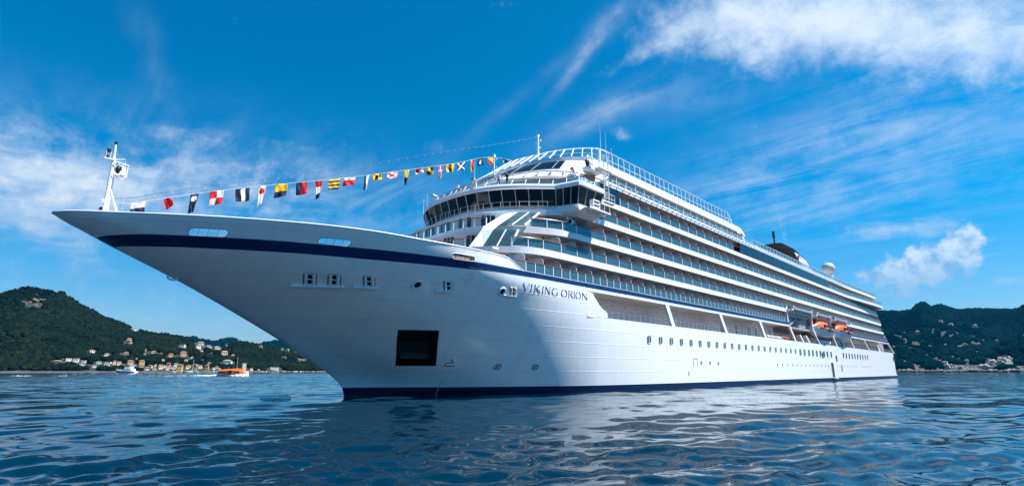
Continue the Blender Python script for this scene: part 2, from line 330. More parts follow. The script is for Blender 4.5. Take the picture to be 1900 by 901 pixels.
def build_hull():
    b = MB()
    zl = [-3.5, -2.5, -1.5, -.8, 0, .12, .88, 1.4, 2, 2.6, 3.2, 3.8, 4.4, 5, 5.6, 6.2, 6.8, 7.4, 8.0, 8.85, 9.5, 10, 10.5, 11, 11.5]
    nz = len(zl)+2+4+1
    bow = 70; xe = 26.0
    st = list(np.arange(32, 200, 7))+[202, 206, 208.3]+[XT-4+4*s for s in (.1, .35, .6, .8, .92, .98, 1)]
    def zrow(j, x):
        if j < len(zl): return zl[j]
        zb = float(_zb(x)); j -= len(zl)
        if j == 0: return min(zb, 12.6)
        if j == 1: return 12.81
        zt = max(float(_ztop(x)), 12.814)
        return 12.81+(zt-12.81)*(j-1)/5.0
    for side in (1, -1):
        V = []
        for j in range(nz):
            row = []
            for i in range(bow+1):
                s = (i/bow); s = s*s*.55+s*.45
                x = 0; z = zl[min(j, len(zl)-1)]
                for _ in range(4):
                    x0 = float(_xs(z)); x = x0+(xe-x0)*s; z = zrow(j, x)
                row.append((x, side*hp(x, z) if i else 0.0, z))
            for x in st:
                z = zrow(j, x); xx = x+(max(0, min(1, (1.6-z)/1.0))*2.0 if x > 208 else 0)
                row.append((xx, side*hp(xx-(1e-6), z), z))
            V.append(row)
        n = len(V[0]); fs = []; ms = []
        for j in range(nz-1):
            for i in range(n-1):
                c = [V[a][bb] for a, bb in ((j, i), (j, i+1), (j+1, i+1), (j+1, i))]
                xm = sum(q[0] for q in c)/4; zm = sum(q[2] for q in c)/4
                if side == 1 and zm > 8.85 and xm > 23.4: continue
                if side == -1 and xm > 12.5 and zm > 12.82: continue
                if zm > 12.813 and xm > 12.5: continue
                mi = 3 if zm < .06 else 2 if zm < .8 else 0
                zb = float(_zb(xm))
                if zb-.0 < zm < 12.81 and j >= len(zl): mi = 1 if xm > -22.6 else 0
                fs.append((j*n+i, j*n+i+1, (j+1)*n+i+1, (j+1)*n+i)); ms.append(mi)
        b.add([v for r in V for v in r], fs, ms)
    # transom
    zt = [-1.5, -.8, 0, .12, .88, 1.6, 3, 5, 7, 8.85, 10, 11.5, 12.26, 12.8]
    for a, c in zip(zt[:-1], zt[1:]):
        f = lambda z: XT+max(0, min(1, (1.6-z)/1.0))*2.0
        pa, pc = hp(f(a), a), hp(f(c), c)
        b.add([(f(a), -pa, a), (f(a), pa, a), (f(c), pc, c), (f(c), -pc, c)], [(0, 1, 2, 3)], 3 if c <= .12 else 2 if c <= .88 else 0)
    o = b.build('hull', [M['hull'], M['navy'], M['boot'], M['red']], ship, recalc=True)
    bm = bmesh.new(); bm.from_mesh(o.data); bmesh.ops.remove_doubles(bm, verts=bm.verts, dist=.002)
    for poly in [POCKET]+OVALS+[fair_hole(*f) for f in FAIR]+[ell(*r) for r in ROUND]: knife_hole(bm, poly)
    for poly in OVALS[:2]: pass
    # forward edge of the promenade opening, cut on the slant
    bm.to_mesh(o.data); bm.free()
    o.data.polygons.foreach_set('use_smooth', [True]*len(o.data.polygons)); o.data.set_sharp_from_angle(angle=R(38)); o.data.update()
    return o
hull = build_hull()
def on_hull(x, z, out=0.0): return (x, hp(x, z)+out, z)
def hull_n(x, z):
    e = .05; a = Vector((2*e, hp(x+e, z)-hp(x-e, z), 0)); c = Vector((0, hp(x, z+e)-hp(x, z-e), 2*e))
    n = a.cross(c); n.normalize(); return n if n.y > 0 else -n
def hull_box(b, x, z, dx, dz, out, m=0, inn=.02):      # a plate standing proud of the plating
    q = []
    for o in (-inn, out):
        for sx, sz in ((-1, -1), (1, -1), (1, 1), (-1, 1)):
            c = Vector(on_hull(x+sx*dx, z+sz*dz)); q.append(c+hull_n(x, z)*o)
    b.hexa(q, m)
# plating closing the hull forward of the promenade opening, with its slanted end
b = MB()
for z0, z1 in ((8.85, 9.5), (9.5, 10.15), (10.15, 10.8), (10.8, 11.4), (11.4, 11.75)):
    f = lambda z: 26.2-(z-9.6)*1.12 if z > 9.55 else 27.0
    H = lambda x, z: hp(x, z)+.004
    b.hexa([(22.6, 14.0, z0), (f(z0), 14.0, z0), (f(z0), H(f(z0), z0), z0), (22.6, H(22.6, z0), z0), (22.6, 14.0, z1), (f(z1), 14.0, z1), (f(z1), H(f(z1), z1), z1), (22.6, H(22.6, z1), z1)])
b.build('opening_end_plate', M['hull'], ship)
b = MB(); pts = [(float(x), hp(float(x), float(_ztop(x)))+.0, float(_ztop(x))) for x in np.linspace(-25.1, 11.5, 60)]
b.tube([(x, p-.03, z+.02) for x, p, z in pts], .075, 6); b.tube([(x, -p+.03, z+.02) for x, p, z in pts], .075, 6)
b.build('bulwark_rail', M['white'], ship, smooth=True)
b = MB(); xsx = np.linspace(-20.6, 11, 30)
b.add([(x, s*(hp(x, 12.3)-.05), 12.3) for x in xsx for s in (1, -1)], [(2*i, 2*i+1, 2*i+3, 2*i+2) for i in range(29)])
b.build('foredeck', M['teak'], ship)
# anchor pocket and anchor
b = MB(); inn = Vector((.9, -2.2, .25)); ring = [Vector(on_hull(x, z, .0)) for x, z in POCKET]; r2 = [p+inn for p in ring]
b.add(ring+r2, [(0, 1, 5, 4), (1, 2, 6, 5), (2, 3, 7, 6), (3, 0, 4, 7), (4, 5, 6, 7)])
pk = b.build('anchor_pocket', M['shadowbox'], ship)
b = MB(); o4 = [inn*.8]*4; cq = [ring[0]*.78+ring[3]*.12+ring[1]*.10, ring[1]*.78+ring[2]*.12+ring[0]*.10, ring[2]*.82+ring[1]*.10+ring[3]*.08, ring[3]*.82+ring[0]*.10+ring[2]*.08]
top = [cq[0]*.72+cq[3]*.28, cq[1]*.72+cq[2]*.28]; bot = [cq[3]*.9+cq[0]*.1, cq[2]*.9+cq[1]*.1]
def mixv(p, q, t): return p*(1-t)+q*t
strip = []
for t in np.linspace(0, 1, 9): strip.append([mixv(mixv(top[0], bot[0], t), mixv(top[1], bot[1], t), u)+inn*(.86-.30*t**3) for u in (0, .06, .5, .94, 1)])
b.loft(strip, 0, closed=False, caps=False); b.tube([mixv(top[0], top[1], .06)+inn*.8+Vector((0, 0, .25)), mixv(bot[0], bot[1], .06)+inn*.55], .12, 6); b.tube([mixv(top[0], top[1], .94)+inn*.8+Vector((0, 0, .25)), mixv(bot[0], bot[1], .94)+inn*.55], .12, 6)
b.build('anchor', M['anchor'], pk)
# mooring openings: bars, frames
for k, ov in enumerate(OVALS):
    b = MB(); xs_ = [p[0] for p in ov]; zs_ = [p[1] for p in ov]
    b.tube([on_hull(x, z, .01) for x, z in ov], .035, 5, closed=True)
    for x in np.linspace(min(xs_)+.6, max(xs_)-.6, 3): b.tube([on_hull(x, min(zs_), -.05), on_hull(x, max(zs_), -.05)], .022, 5)
    b.tube([on_hull(min(xs_)+.05, (min(zs_)+max(zs_))/2, -.05), on_hull(max(xs_)-.05, (min(zs_)+max(zs_))/2, -.05)], .018, 5)
    o = b.build('mooring_opening_grille', M['white'] if k == 2 else M['grey'], ship)
    if k == 2:
        b = MB(); b.box(2.3, 5.3, 12.6, 12.9, 12.4, 13.7); b.build('winch_housing', M['shadowbox'], ship)
        b = MB()
        for x in (3.0, 3.7, 4.3, 4.75): b.tube([(x-.32, 13.3, 13.08), (x+.28, 13.3, 13.08)], .17, 10)
        b.tube([(2.6, 13.3, 13.08), (5.0, 13.3, 13.08)], .05, 6); b.build('rope_drum', M['tan'], ship)
for x, z in FAIR:
    b = MB()
    for dx in (-.29, .29): b.tube([on_hull(SH(x+dx, z+dz, z), z+dz, .05) for dz in (-.36, .36)], .12, 8)
    b.tube([on_hull(x-.2, z, -.05), on_hull(x+.2, z, -.05)], .06, 6); b.tube([on_hull(SH(x+dx, z+.37, z), z+.37, .04) for dx in (-.42, .42)], .03, 4)
    fo = b.build('roller_fairlead', M['hull'], ship, smooth=True, sharp=40)
    b = MB()
    for dx in (-.45, .45): b.tube([on_hull(SH(x+dx, z+dz, z), z+dz, .02) for dz in (-.36, .36)], .035, 5)
    b.tube([on_hull(SH(x-.43, z+.4, z), z+.4, .01), on_hull(SH(x+.43, z+.4, z), z+.4, .01)], .03, 4); b.build('roller_cheek', M['black'], fo)
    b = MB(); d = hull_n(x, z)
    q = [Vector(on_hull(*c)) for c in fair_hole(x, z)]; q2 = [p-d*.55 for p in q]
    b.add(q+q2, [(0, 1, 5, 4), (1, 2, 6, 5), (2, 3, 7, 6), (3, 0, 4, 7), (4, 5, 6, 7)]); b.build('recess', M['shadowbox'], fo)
    b = MB(); w = 1.0 if x < 5 else .85; hull_box(b, x+(.0 if x < 5 else -.35), z-.42, w, .035, .26); b.build('shelf', M['hull'], fo)
for x, z, a, c in ROUND:
    b = MB(); b.tube([on_hull(px_, pz_, .03) for px_, pz_ in ell(x, z, a+.08, c+.07, 20)], .10, 8, closed=True); ho = b.build('hawse_ring', M['hull'], ship, smooth=True)
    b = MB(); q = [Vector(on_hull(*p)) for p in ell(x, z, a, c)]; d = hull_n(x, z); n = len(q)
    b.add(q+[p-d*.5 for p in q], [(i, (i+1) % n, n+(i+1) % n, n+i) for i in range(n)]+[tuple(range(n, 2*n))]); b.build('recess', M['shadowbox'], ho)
b = MB(); b.tube([(-16.7+.42*math.cos(a), .30+.02*math.sin(a), 10.35+.3*math.sin(a)) for a in np.linspace(0, 6.28, 16)[:-1]], .09, 6, closed=True); b.build('hawse_ring', M['hull'], ship, smooth=True)
# bulb just awash ahead of the stem
b = MB(); b.ball((-4.6, 0, -1.36), (5.6, 1.5, 1.32), 20, 12); b.build('bulbous_bow', M['red'], ship, smooth=True)
# markings: strokes laid on the plating
def stroke(b, pts, w, out=.03):
    for a, c in zip(pts[:-1], pts[1:]):
        a = Vector(a); c = Vector(c); t = (c-a).normalized(); nn = Vector((-t.y, t.x))*w/2; t2 = t*w*.3
        q = [a-t2-nn, c+t2-nn, c+t2+nn, a-t2+nn]
        b.prism([on_hull(p.x, p.y, out) for p in q], (0, .004, 0))
def loop(x, z, a, c, n=18): return [(x+a*math.cos(2*math.pi*k/n), z+c*math.sin(2*math.pi*k/n)) for k in range(n+1)]
for x, z in ((12.3, 2.96), (16.51, 2.95)):
    b = MB(); stroke(b, loop(x, z, .37, .27), .07); stroke(b, [(x-.26, z-.19), (x+.26, z+.19)], .06); stroke(b, [(x-.26, z+.19), (x+.26, z-.19)], .06)
    b.build('thruster_mark', M['black'], ship)
b = MB(); stroke(b, [(8.05, 3.02), (7.45, 3.02)]+[(7.4-.33*math.sin(a), 3.2-.17*math.cos(a)) for a in np.linspace(.2, 2.95, 9)]+[(7.75, 3.37), (7.3, 3.72)], .06); b.build('bulb_mark', M['black'], ship)
b = MB()
for k in range(14):
    z = .08+k*.115; stroke(b, [(7.74, z), (7.84 if k % 2 else 7.9, z)], .05)
b.build('draft_marks', M['grey'], ship)
b = MB(); stroke(b, loop(4.75, 11.27, .62, .46, 4)[:], .02); b.build('shell_door_outline', M['grey'], ship)
# painted name
S, T = .104, .043     # thick and thin strokes, letter height 1
GL = {
 'V': (.95, [([(0, 1), (.46, 0)], S), ([(.46, 0), (.88, 1)], T), ([(-.06, 1), (.14, 1)], T), ([(.78, 1), (.96, 1)], T)]),
 'I': (.32, [([(.15, 0), (.15, 1)], S), ([(.03, 1), (.27, 1)], T), ([(.03, 0), (.27, 0)], T)]),
 'K': (.88, [([(.12, 0), (.12, 1)], S), ([(.14, .45), (.68, 1)], T), ([(.3, .58), (.82, 0)], S), ([(0, 1), (.24, 1)], T), ([(0, 0), (.24, 0)], T), ([(.6, 1), (.78, 1)], T)]),
 'N': (1.0, [([(.12, 0), (.12, 1)], T), ([(.12, 1), (.84, .02)], S), ([(.84, 0), (.84, 1)], T), ([(0, 1), (.16, 1)], T), ([(.02, 0), (.22, 0)], T), ([(.74, 1), (.94, 1)], T)]),
 'G': (1.0, [([(.86, .86), (.7, .96), (.5, 1), (.3, .94)], T), ([(.3, .94), (.14, .78), (.07, .5), (.14, .22), (.3, .06)], S), ([(.3, .06), (.5, 0), (.7, .03), (.86, .12)], T), ([(.86, .06), (.86, .44)], S), ([(.74, .44), (.98, .44)], T)]),
 'O': (1.1, [([(.52, 1), (.32, .95), (.32, .95)], T), ([(.32, .95), (.14, .78), (.07, .5), (.14, .22), (.32, .05)], S), ([(.32, .05), (.52, 0), (.72, .05)], T), ([(.72, .05), (.9, .22), (.97, .5), (.9, .78), (.72, .95)], S), ([(.72, .95), (.52, 1)], T)]),
 'R': (.88, [([(.12, 0), (.12, 1)], S), ([(.12, 1), (.45, 1), (.6, .94)], T), ([(.6, .94), (.68, .75), (.58, .56)], S), ([(.58, .56), (.42, .5), (.14, .5)], T), ([(.4, .5), (.82, 0)], S), ([(0, 0), (.24, 0)], T), ([(0, 1), (.14, 1)], T)]),
}
NAME = [('V', 11.83, 12.8), ('I', 12.93, 13.3), ('K', 13.50, 14.58), ('I', 14.74, 15.10), ('N', 15.22, 16.22), ('G', 16.35, 17.46), ('O', 17.95, 19.14), ('R', 19.25, 20.15), ('I', 20.22, 20.52), ('O', 20.58, 21.66), ('N', 21.78, 22.95)]
nm = None
for ch, xa, xb in NAME:
    wd, strokes = GL[ch]; b = MB(); k = (xb-xa)/wd
    for pts, w in strokes:
        q = [(xa+px_*k, 10.73+pz_*.79) for px_, pz_ in pts]
        for a, c in zip(q[:-1], q[1:]):
            a = Vector(a); c = Vector(c)
            if (c-a).length < 1e-6: continue
            t = (c-a).normalized(); horiz = abs(t.x) > .95; ww = w*(.79 if horiz else k*1.0)
            nn = Vector((-t.y, t.x))*ww/2; t2 = t*ww*.18; qq = [a-t2-nn, c+t2-nn, c+t2+nn, a-t2+nn]
            b.prism([on_hull(p.x, p.y, .03) for p in qq], (0, .004, 0))
    b.build('name_letter', M['letter'], ship)
# ------------------------------------------------------------------ the ship: decks and superstructure
Z1, Z2, Z3, Z4, Z5, Z6, Z7 = 12.74, 15.64, 18.54, 21.43, 24.33, 27.23, 30.13
F2 = [(6.9, 0), (7.0, 3), (7.15, 4.9), (7.75, 7.3), (8.7, 9.4), (10, 11.2), (11.4, 12.5), (12.6, 13.4), (14.1, 14), (15.7, 14.27), (18.2, 14.4)]
F3 = [(9.5, 0), (9.45, 2.5), (9.55, 5.2), (10.05, 7.2), (10.9, 8.9), (12.8, 10.9), (15.0, 12.4), (16.4, 13.2), (17.9, 13.85), (19.3, 14.2), (21.6, 14.4)]
TC = [(12.55, 0), (12.65, 2.5), (13.2, 5.1), (14.3, 7.5), (15.8, 9.5), (17.6, 11.3), (19.2, 12.85)]
BC = [(13.25, 0), (13.35, 2.4), (13.95, 4.95), (15.0, 7.3), (16.5, 9.3), (18.2, 11.1), (19.6, 12.6)]
F4 = [(12.5, 0), (12.6, 2.5), (13.2, 5.1), (14.25, 7.5), (15.7, 9.5), (17.4, 11.3), (18.9, 12.8), (20.2, 13.6), (22, 14.4)]
def full(front, aft):      # half outline mirrored into a closed plan
    h = front+aft; return h+[(x, -p) for x, p in reversed(h) if abs(p) > 1e-6]
def dense(pts, n):         # smooth resampling by arc length
    a = np.array(pts, float); s = np.concatenate([[0], np.cumsum(np.hypot(*np.diff(a, axis=0).T))])
    fx, fp = pchip(s, a[:, 0]), pchip(s, a[:, 1]); t = np.linspace(0, s[-1], n)
    return [(float(x), float(p)) for x, p in zip(fx(t), fp(t))]
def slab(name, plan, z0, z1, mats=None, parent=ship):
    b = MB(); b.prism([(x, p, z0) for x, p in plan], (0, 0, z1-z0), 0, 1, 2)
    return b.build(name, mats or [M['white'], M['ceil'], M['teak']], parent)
AFT2 = [(197.5, 14.4), (199.8, 13.6), (201, 11.5), (201.2, 9)]
AFT3 = [(195.6, 14.4), (197.9, 13.6), (199, 11.5), (199.3, 9)]
AFT4 = [(193, 14.4), (195.4, 13.6), (196.4, 11.5), (196.6, 9)]
FL5 = [(150, 14.4), (156, 14.52), (162, 14.85), (172, 15.35), (182, 15.85), (190, 16.15), (194, 16.0), (196.5, 14.8), (197.5, 12), (197.5, 8)]
FL6 = [(150, 14.4), (158, 14.5), (166, 14.75), (176, 15.05), (185, 15.25), (190, 15.0), (193, 13.8), (194, 11), (194, 8)]
slab('deck_slab', full(dense(F2, 40), AFT2), Z2-.62, Z2+.09)
slab('deck_slab', full(dense(F3, 40), AFT3), Z3-.62, Z3+.09)
slab('deck_slab', full(dense(F4, 40), AFT4), Z4-.62, Z4+.09)
slab('deck_slab', full([(25.6, 0), (25.6, 14.4)], FL5), Z5-.62, Z5+.09)
slab('deck_slab', full([(27.6, 0), (27.6, 14.0), (28.0, 14.4)], FL6), Z6-.66, Z6+.07)
slab('deck_slab', full([(12.9, 0), (12.9, 14.36), (95.4, 14.36), (95.4, 10), (147, 10), (147, 14.36)], [(203.4, 14.36), (203.6, 9)]), 11.93, 12.79, [M['recess'], M['recess'], M['teak']])
slab('promenade_deck', full([(23.0, 0), (23.0, 13.8), (26, 14.05), (32, 14.25), (44, 14.34)], [(208.6, 14.36), (211, 12.2)]), 8.55, 8.80, [M['hull'], M['hull'], M['teak']])
# the blue band carried aft along the open promenade
for xa, xb in ((22.7, 95.9), (146.6, 203.9)):
    b = MB(); b.box(xa, xb, 14.30, 14.408, 11.88, 12.255, 0); b.box(xa, xb, 14.30, 14.412, 12.255, 12.815, 1); b.build('blue_stripe_band', [M['hull'], M['navy']], ship)
# ---- inner walls
def wall_block(front, xa, z0, z1, pw=12.4, dx=1.7, mat='wall', x0=None):
    if front: plan = [(x+dx, p*pw/14.4) for x, p in dense(front, 30)]+[(xa, pw)]
    else: plan = [(x0, 0), (x0, pw), (xa, pw)]
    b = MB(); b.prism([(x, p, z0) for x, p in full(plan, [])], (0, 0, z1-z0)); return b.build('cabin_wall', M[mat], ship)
wall_block(None, 201, Z1, Z2-.6, x0=11.5)
wall_block(F2, 198, Z2, Z3-.6); wall_block(F3, 196, Z3, Z4-.6); wall_block(None, 193, Z4, Z5-.6, x0=20.5)
wall_block(None, 186, Z5, Z6-.6, x0=24.5); wall_block(None, 81, Z6, Z7, pw=11.3, x0=26.5)
for xa, xb in ((24.2, 95.4), (147, 207)): b = MB(); b.box(xa, xb, -11.1, 11.1, 8.8, 11.95); b.build('promenade_wall', M['recess'], ship)
b = MB(); b.box(95.4, 147, -9.8, 9.8, 8.8, Z2-.6); b.build('boat_recess_wall', M['grey'], ship)
b = MB(); b.hexa([(23.0, 11, 8.8), (24.3, 11, 8.8), (24.3, 14.3, 8.8), (23, 14.3, 8.8), (23, 11, 11.95), (24.3, 11, 11.95), (24.3, 14.3, 11.95), (23, 14.3, 11.95)]); b.build('promenade_end_bulkhead', M['recess'], ship)
# ---- slanted pillars of the promenade
PILL = [(41.7, 43.4, 1.0), (60.0, 62.1, 1.0), (78.1, 80.4, 1.1), (95.7, 98.7, 1.0), (112.9, 117.4, .9), (129.3, 132.9, .9), (146.7, 151.6, .9), (164.7, 170.4, 1.0), (185.9, 191.3, 1.0), (203.2, 211.4, 1.0)]
for xt, xb, w in PILL:
    b = MB(); zt = 11.95; zb = 8.7
    b.hexa([(xb, 14.0, zb), (xb+w, 14.0, zb), (xb+w, 14.39, zb), (xb, 14.39, zb), (xt, 14.0, zt), (xt+w, 14.0, zt), (xt+w, 14.39, zt), (xt, 14.39, zt)])
    b.build('slanted_pillar', M['hull'], ship)
# ---- balconies
RAILROWS = []
def path_len(path):
    a = np.array(path); return np.concatenate([[0], np.cumsum(np.hypot(*np.diff(a, axis=0).T))])
def railing(path, z, posts, h=1.1, glass='glass', rail='rail', name='balcony_railing', pw=.09, panel_name='glass_panel'):
    """posts (one mesh), with the wood rail and each glass panel as pieces of the railing"""
    b = MB()
    for x, p in posts: b.box(x-pw/2, x+pw/2, p-.10, p-.0, z, z+h-.03)
    b.tube([(x, p-.05, z+.05) for x, p in path], .03, 4)
    o = b.build(name, M['white'], ship)
    b = MB(); b.tube([(x, p-.05, z+h) for x, p in path], .062, 6); b.build('handrail', M[rail], o)
    for (xa, pa), (xc, pc) in zip(posts[:-1], posts[1:]): PANELS.append((o, xa, pa, xc, pc, z, h, glass, panel_name))
    return o
PANELS = []
def flush_panels():
    """single glass panels: the ones that show largest are parts, the far ones one piece per railing"""
    near = sorted(PANELS, key=lambda q: math.hypot(q[1]-CAM[0], q[2]-CAM[1]))
    keep = {id(q) for q in near[:96]}; rest = {}
    for q in PANELS:
        o, xa, pa, xc, pc, z, h, gl, pn = q
        b = rest.setdefault((o.name, gl), [o, gl, MB(), pn])[2] if id(q) not in keep else MB()
        t = Vector((xc-xa, pc-pa)).normalized()*.045
        xa += t.x; pa += t.y; xc -= t.x; pc -= t.y
        b.hexa([(xa, pa-.07, z+.06), (xc, pc-.07, z+.06), (xc, pc-.05, z+.06), (xa, pa-.05, z+.06), (xa, pa-.07, z+h-.07), (xc, pc-.07, z+h-.07), (xc, pc-.05, z+h-.07), (xa, pa-.05, z+h-.07)])
        if id(q) in keep: b.build(pn, M[gl], o)
    for o, gl, b, pn in rest.values(): tag(b.build('glass_panels', M[gl], o), kind='stuff')
def srange(a, b, s): return [a+i*s for i in range(int((b-a)/s+1e-6)+1)]
P0 = 14.36
r1 = srange(12.2, 94.8, 1.5); railing([(11.0, P0), (94.9, P0)], Z1+.05, [(x, P0) for x in r1])
r1b = srange(147.9, 203, 1.5); railing([(147.2, P0), (203, P0)], Z1+.05, [(x, P0) for x in r1b])
def curve_posts(F, x0, xs1, x1):
    c = dense(F, 60); c = [(x, p-.04) for x, p in c if x > x0]; return c+[(x1, P0)], None
path2 = [(x, p-.04) for x, p in dense(F2, 70) if x > 11.6]; posts2 = [(11.75, 12.72), (13.35, 13.66), (15.3, 14.16), (18.2, 14.36)]+[(x, P0) for x in srange(21.2, 198, 3)]
railing(path2+[(198.5, P0)], Z2+.09, posts2)
path3 = [(x, p-.04) for x, p in dense(F3, 70) if x > 14.9]; posts3 = [(15.0, 12.36), (16.9, 13.38), (18.9, 14.06), (21.2, 14.33)]+[(x, P0) for x in srange(24.2, 196, 3)]
railing(path3+[(196.5, P0)], Z3+.09, posts3)
railing([(23.5, P0), (194, P0)], Z4+.09, [(x, P0) for x in srange(24.2, 193, 3)])
railing([(30.9, P0), (72.4, P0)], Z5+.09, [(x, P0) for x in [31.2]+srange(33.2, 72, 3)])
fl5 = [(x, p-.06) for x, p in dense([(133, 14.4)]+FL5[:7], 40)]
railing(fl5, Z5+.09, fl5[::2], glass='clear', name='terrace_railing', rail='grey')
railing([(28.6, 13.5), (78.5, 13.5)], Z6+.07, [(x, 13.5) for x in srange(29.4, 78.5, 2.5)], h=1.68, name='windscreen')
fl6 = [(79.5, 14.3)]+[(x, 14.3) for x in srange(82, 148, 2)]+[(x, p-.1) for x, p in dense(FL6[:7], 24)]
railing(fl6, Z6+.07, fl6, h=1.15, glass='clear', name='pool_deck_railing', rail='white')
# balcony dividers, doors, wall lamps
def divider_mesh(zc):
    b = MB(); prof = [(12.4, 0), (14.22, 0), (14.22, 1.35), (14.18, 1.62), (14.05, 1.86), (13.85, 2.02), (13.6, 2.10), (12.4, 2.14)]
    b.prism([(-.02, p, z) for p, z in prof], (.04, 0, 0))
    o = b.build('balcony_divider', M['white'], None); return o
div0 = divider_mesh(0)
bd = MB(); bd.box(-.45, .45, 12.38, 12.43, .02, 2.08, 0); bd.box(-.52, -.45, 12.38, 12.45, .0, 2.12, 1); bd.box(.45, .52, 12.38, 12.45, 0, 2.12, 1); bd.box(-.52, .52, 12.38, 12.45, 2.08, 2.14, 1); door0 = bd.build('balcony_door', [M['door'], M['grey']], None)
bl = MB(); bl.ball((0, 12.52, 1.9), (.13, .16, .12), 8, 6); bl.box(-.05, .05, 12.38, 12.5, 1.84, 1.96); lamp0 = bl.build('wall_lamp', M['black'], None)
spots = []
for z, lo, hi in ((Z1+.05, 12.2, 94.8), (Z2+.09, 18.2, 198), (Z3+.09, 21.2, 196), (Z4+.09, 27.2, 193), (Z5+.09, 36.2, 72), (Z1+.05, 149, 202)):
    off = .2
    for x in srange(math.ceil((lo-off)/3)*3+off, hi, 3): spots.append((x, z))
def place(proto, lst, name, dz=0, pmax=96):
    lst = sorted(lst, key=lambda q: math.hypot(q[0]-CAM[0], 37)); me = proto.data
    proto.location = W(lst[0][0], 0, lst[0][1]+dz); proto.parent = ship
    for x, z in lst[1:pmax]:
        c = proto.copy(); COL.objects.link(c); c.location = W(x, 0, z+dz); c.parent = ship
    rest = lst[pmax:]
    if rest:
        vs = [tuple(v.co) for v in me.vertices]; fs = [tuple(p.vertices) for p in me.polygons]; mi = [p.material_index for p in me.polygons]
        b = MB()
        for x, z in rest: b.add([(vx+x, -vy, vz+z+dz) for vx, vy, vz in vs], fs, mi)
        tag(b.build(name+'s', list(me.materials), ship), kind='stuff')
place(div0, [(x-.0, z) for x, z in spots], 'balcony_divider')
place(door0, [(x+.78, z) for x, z in spots if x > 14], 'balcony_door')
place(lamp0, [(x-1.0, z) for x, z in spots], 'wall_lamp', pmax=70)
# ---- dark panels on the side
b = MB(); b.box(26.2, 31.0, 14.2, 14.38, Z5+.09, Z6-.66); b.build('dark_side_panel', M['bluewin'], ship)
b = MB(); b.box(72.5, 133, 14.2, 14.37, Z5+.09, Z6-.66, 0)
for x in srange(75.5, 132, 3): b.box(x-.02, x+.02, 14.36, 14.385, Z5+.09, Z6-.66, 1)
b.build('pool_glass_wall', [M['bluewin'], M['black']], ship)
# ledge brackets along the upper walkway
b = MB()
for x in srange(29.0, 79, 1.55): b.box(x-.05, x+.05, 14.35, 14.75, Z6-.30, Z6-.22); b.box(x-.05, x+.05, 14.66, 14.75, Z6-.22, Z6+.22)
for x in srange(80, 150, 1.55): b.box(x-.05, x+.05, 14.35, 14.68, Z6-.30, Z6-.24); b.box(x-.05, x+.05, 14.6, 14.68, Z6-.24, Z6+.1)
b.tube([(28.8, 14.70, Z6+.26), (79, 14.70, Z6+.26)], .035, 5); b.tube([(79.5, 14.64, Z6+.1), (150, 14.64, Z6+.1)], .03, 5)
b.build('ledge_brackets', M['white'], ship)
# ---- roof deck with its long glass screen
b = MB(); plan = [(29.3, 12.5), (76.6, 12.5)]
prof = [(26.5, 30.0), (77.5, 30.0), (80.9, 29.5), (81.3, 29.7), (80.2, 30.6), (79.2, 31.05), (77.7, 31.2), (26.5, 31.15)]
b.prism([(x, -12.5, z) for x, z in prof], (0, 25, 0)); b.build('roof_deck', M['white'], ship)
b = MB(); b.hexa([(80.2, -12.5, Z6), (81.6, -12.5, Z6), (81.6, 12.5, Z6), (80.2, 12.5, Z6), (77.0, -12.5, 30.0), (79.8, -12.5, 30.0), (79.8, 12.5, 30.0), (77.0, 12.5, 30.0)]); b.build('roof_end_panel', M['white'], ship)
TR = [(24.4, 0), (24.55, 1.4), (24.95, 2.9), (25.4, 5), (26.0, 7.0), (26.9, 8.8), (28, 10.4), (29.1, 11.5), (30.2, 12.15), (31.4, 12.33)]
RE = [(21.3, 0), (21.35, 2.0), (21.5, 3.8), (21.95, 6.2), (22.8, 8.6), (24.1, 10.8), (25.3, 12.0), (26.9, 12.9), (29.5, 13.3), (30.0, 13.3)]
tr = dense(TR, 25); re_ = dense(RE, 25)
def mir(l): return [(x, -p) for x, p in reversed(l)]+l[1:]
b = MB()
b.tube([(x, p, 33.2) for x, p in mir(tr)]+[(73.4, 12.33, 33.2)], .07, 6); b.tube([(x, -p, 33.2) for x, p in tr[-1:]]+[(73.4, -12.33, 33.2)], .07, 6)
for i in range(0, 23, 2):
    for s in (1, -1):
        if i == 0 and s < 0: continue
        b.tube([(re_[i][0], s*re_[i][1], 30.6), (tr[i][0], s*tr[i][1], 33.2)], .085, 5)
mid = [((a[0]+c[0])/2+.5, (a[1]+c[1])/2) for a, c in zip(re_, tr)]
b.tube([(x, p, 32.0) for x, p in mir(mid)], .05, 5)
for s in (1, -1):
    b.tube([(31.4, s*12.33, 31.95), (75.2, s*12.33, 31.95)], .05, 5); b.tube([(73.4, s*12.33, 33.2), (74.8, s*12.33, 32.3), (75.2, s*12.33, 31.2)], .05, 5)
    for x in srange(31.4, 74, 1.5): b.box(x-.05, x+.05, s*12.33-.05, s*12.33+.05, 31.15, 33.2)
wsf = b.build('screen_frame', M['white'], ship)
b = MB()
for a, c, d, e in zip(re_[:-1], re_[1:], tr[1:], tr[:-1]):
    for s in (1, -1): b.add([(a[0], s*a[1], 30.6), (c[0], s*c[1], 30.6), (d[0], s*d[1], 33.15), (e[0], s*e[1], 33.15)], [(0, 1, 2, 3)])
for s in (1, -1): b.box(31.4, 73.4, s*12.33-.012, s*12.33+.012, 31.2, 33.15)
b.build('screen_glass', M['clear'], wsf)
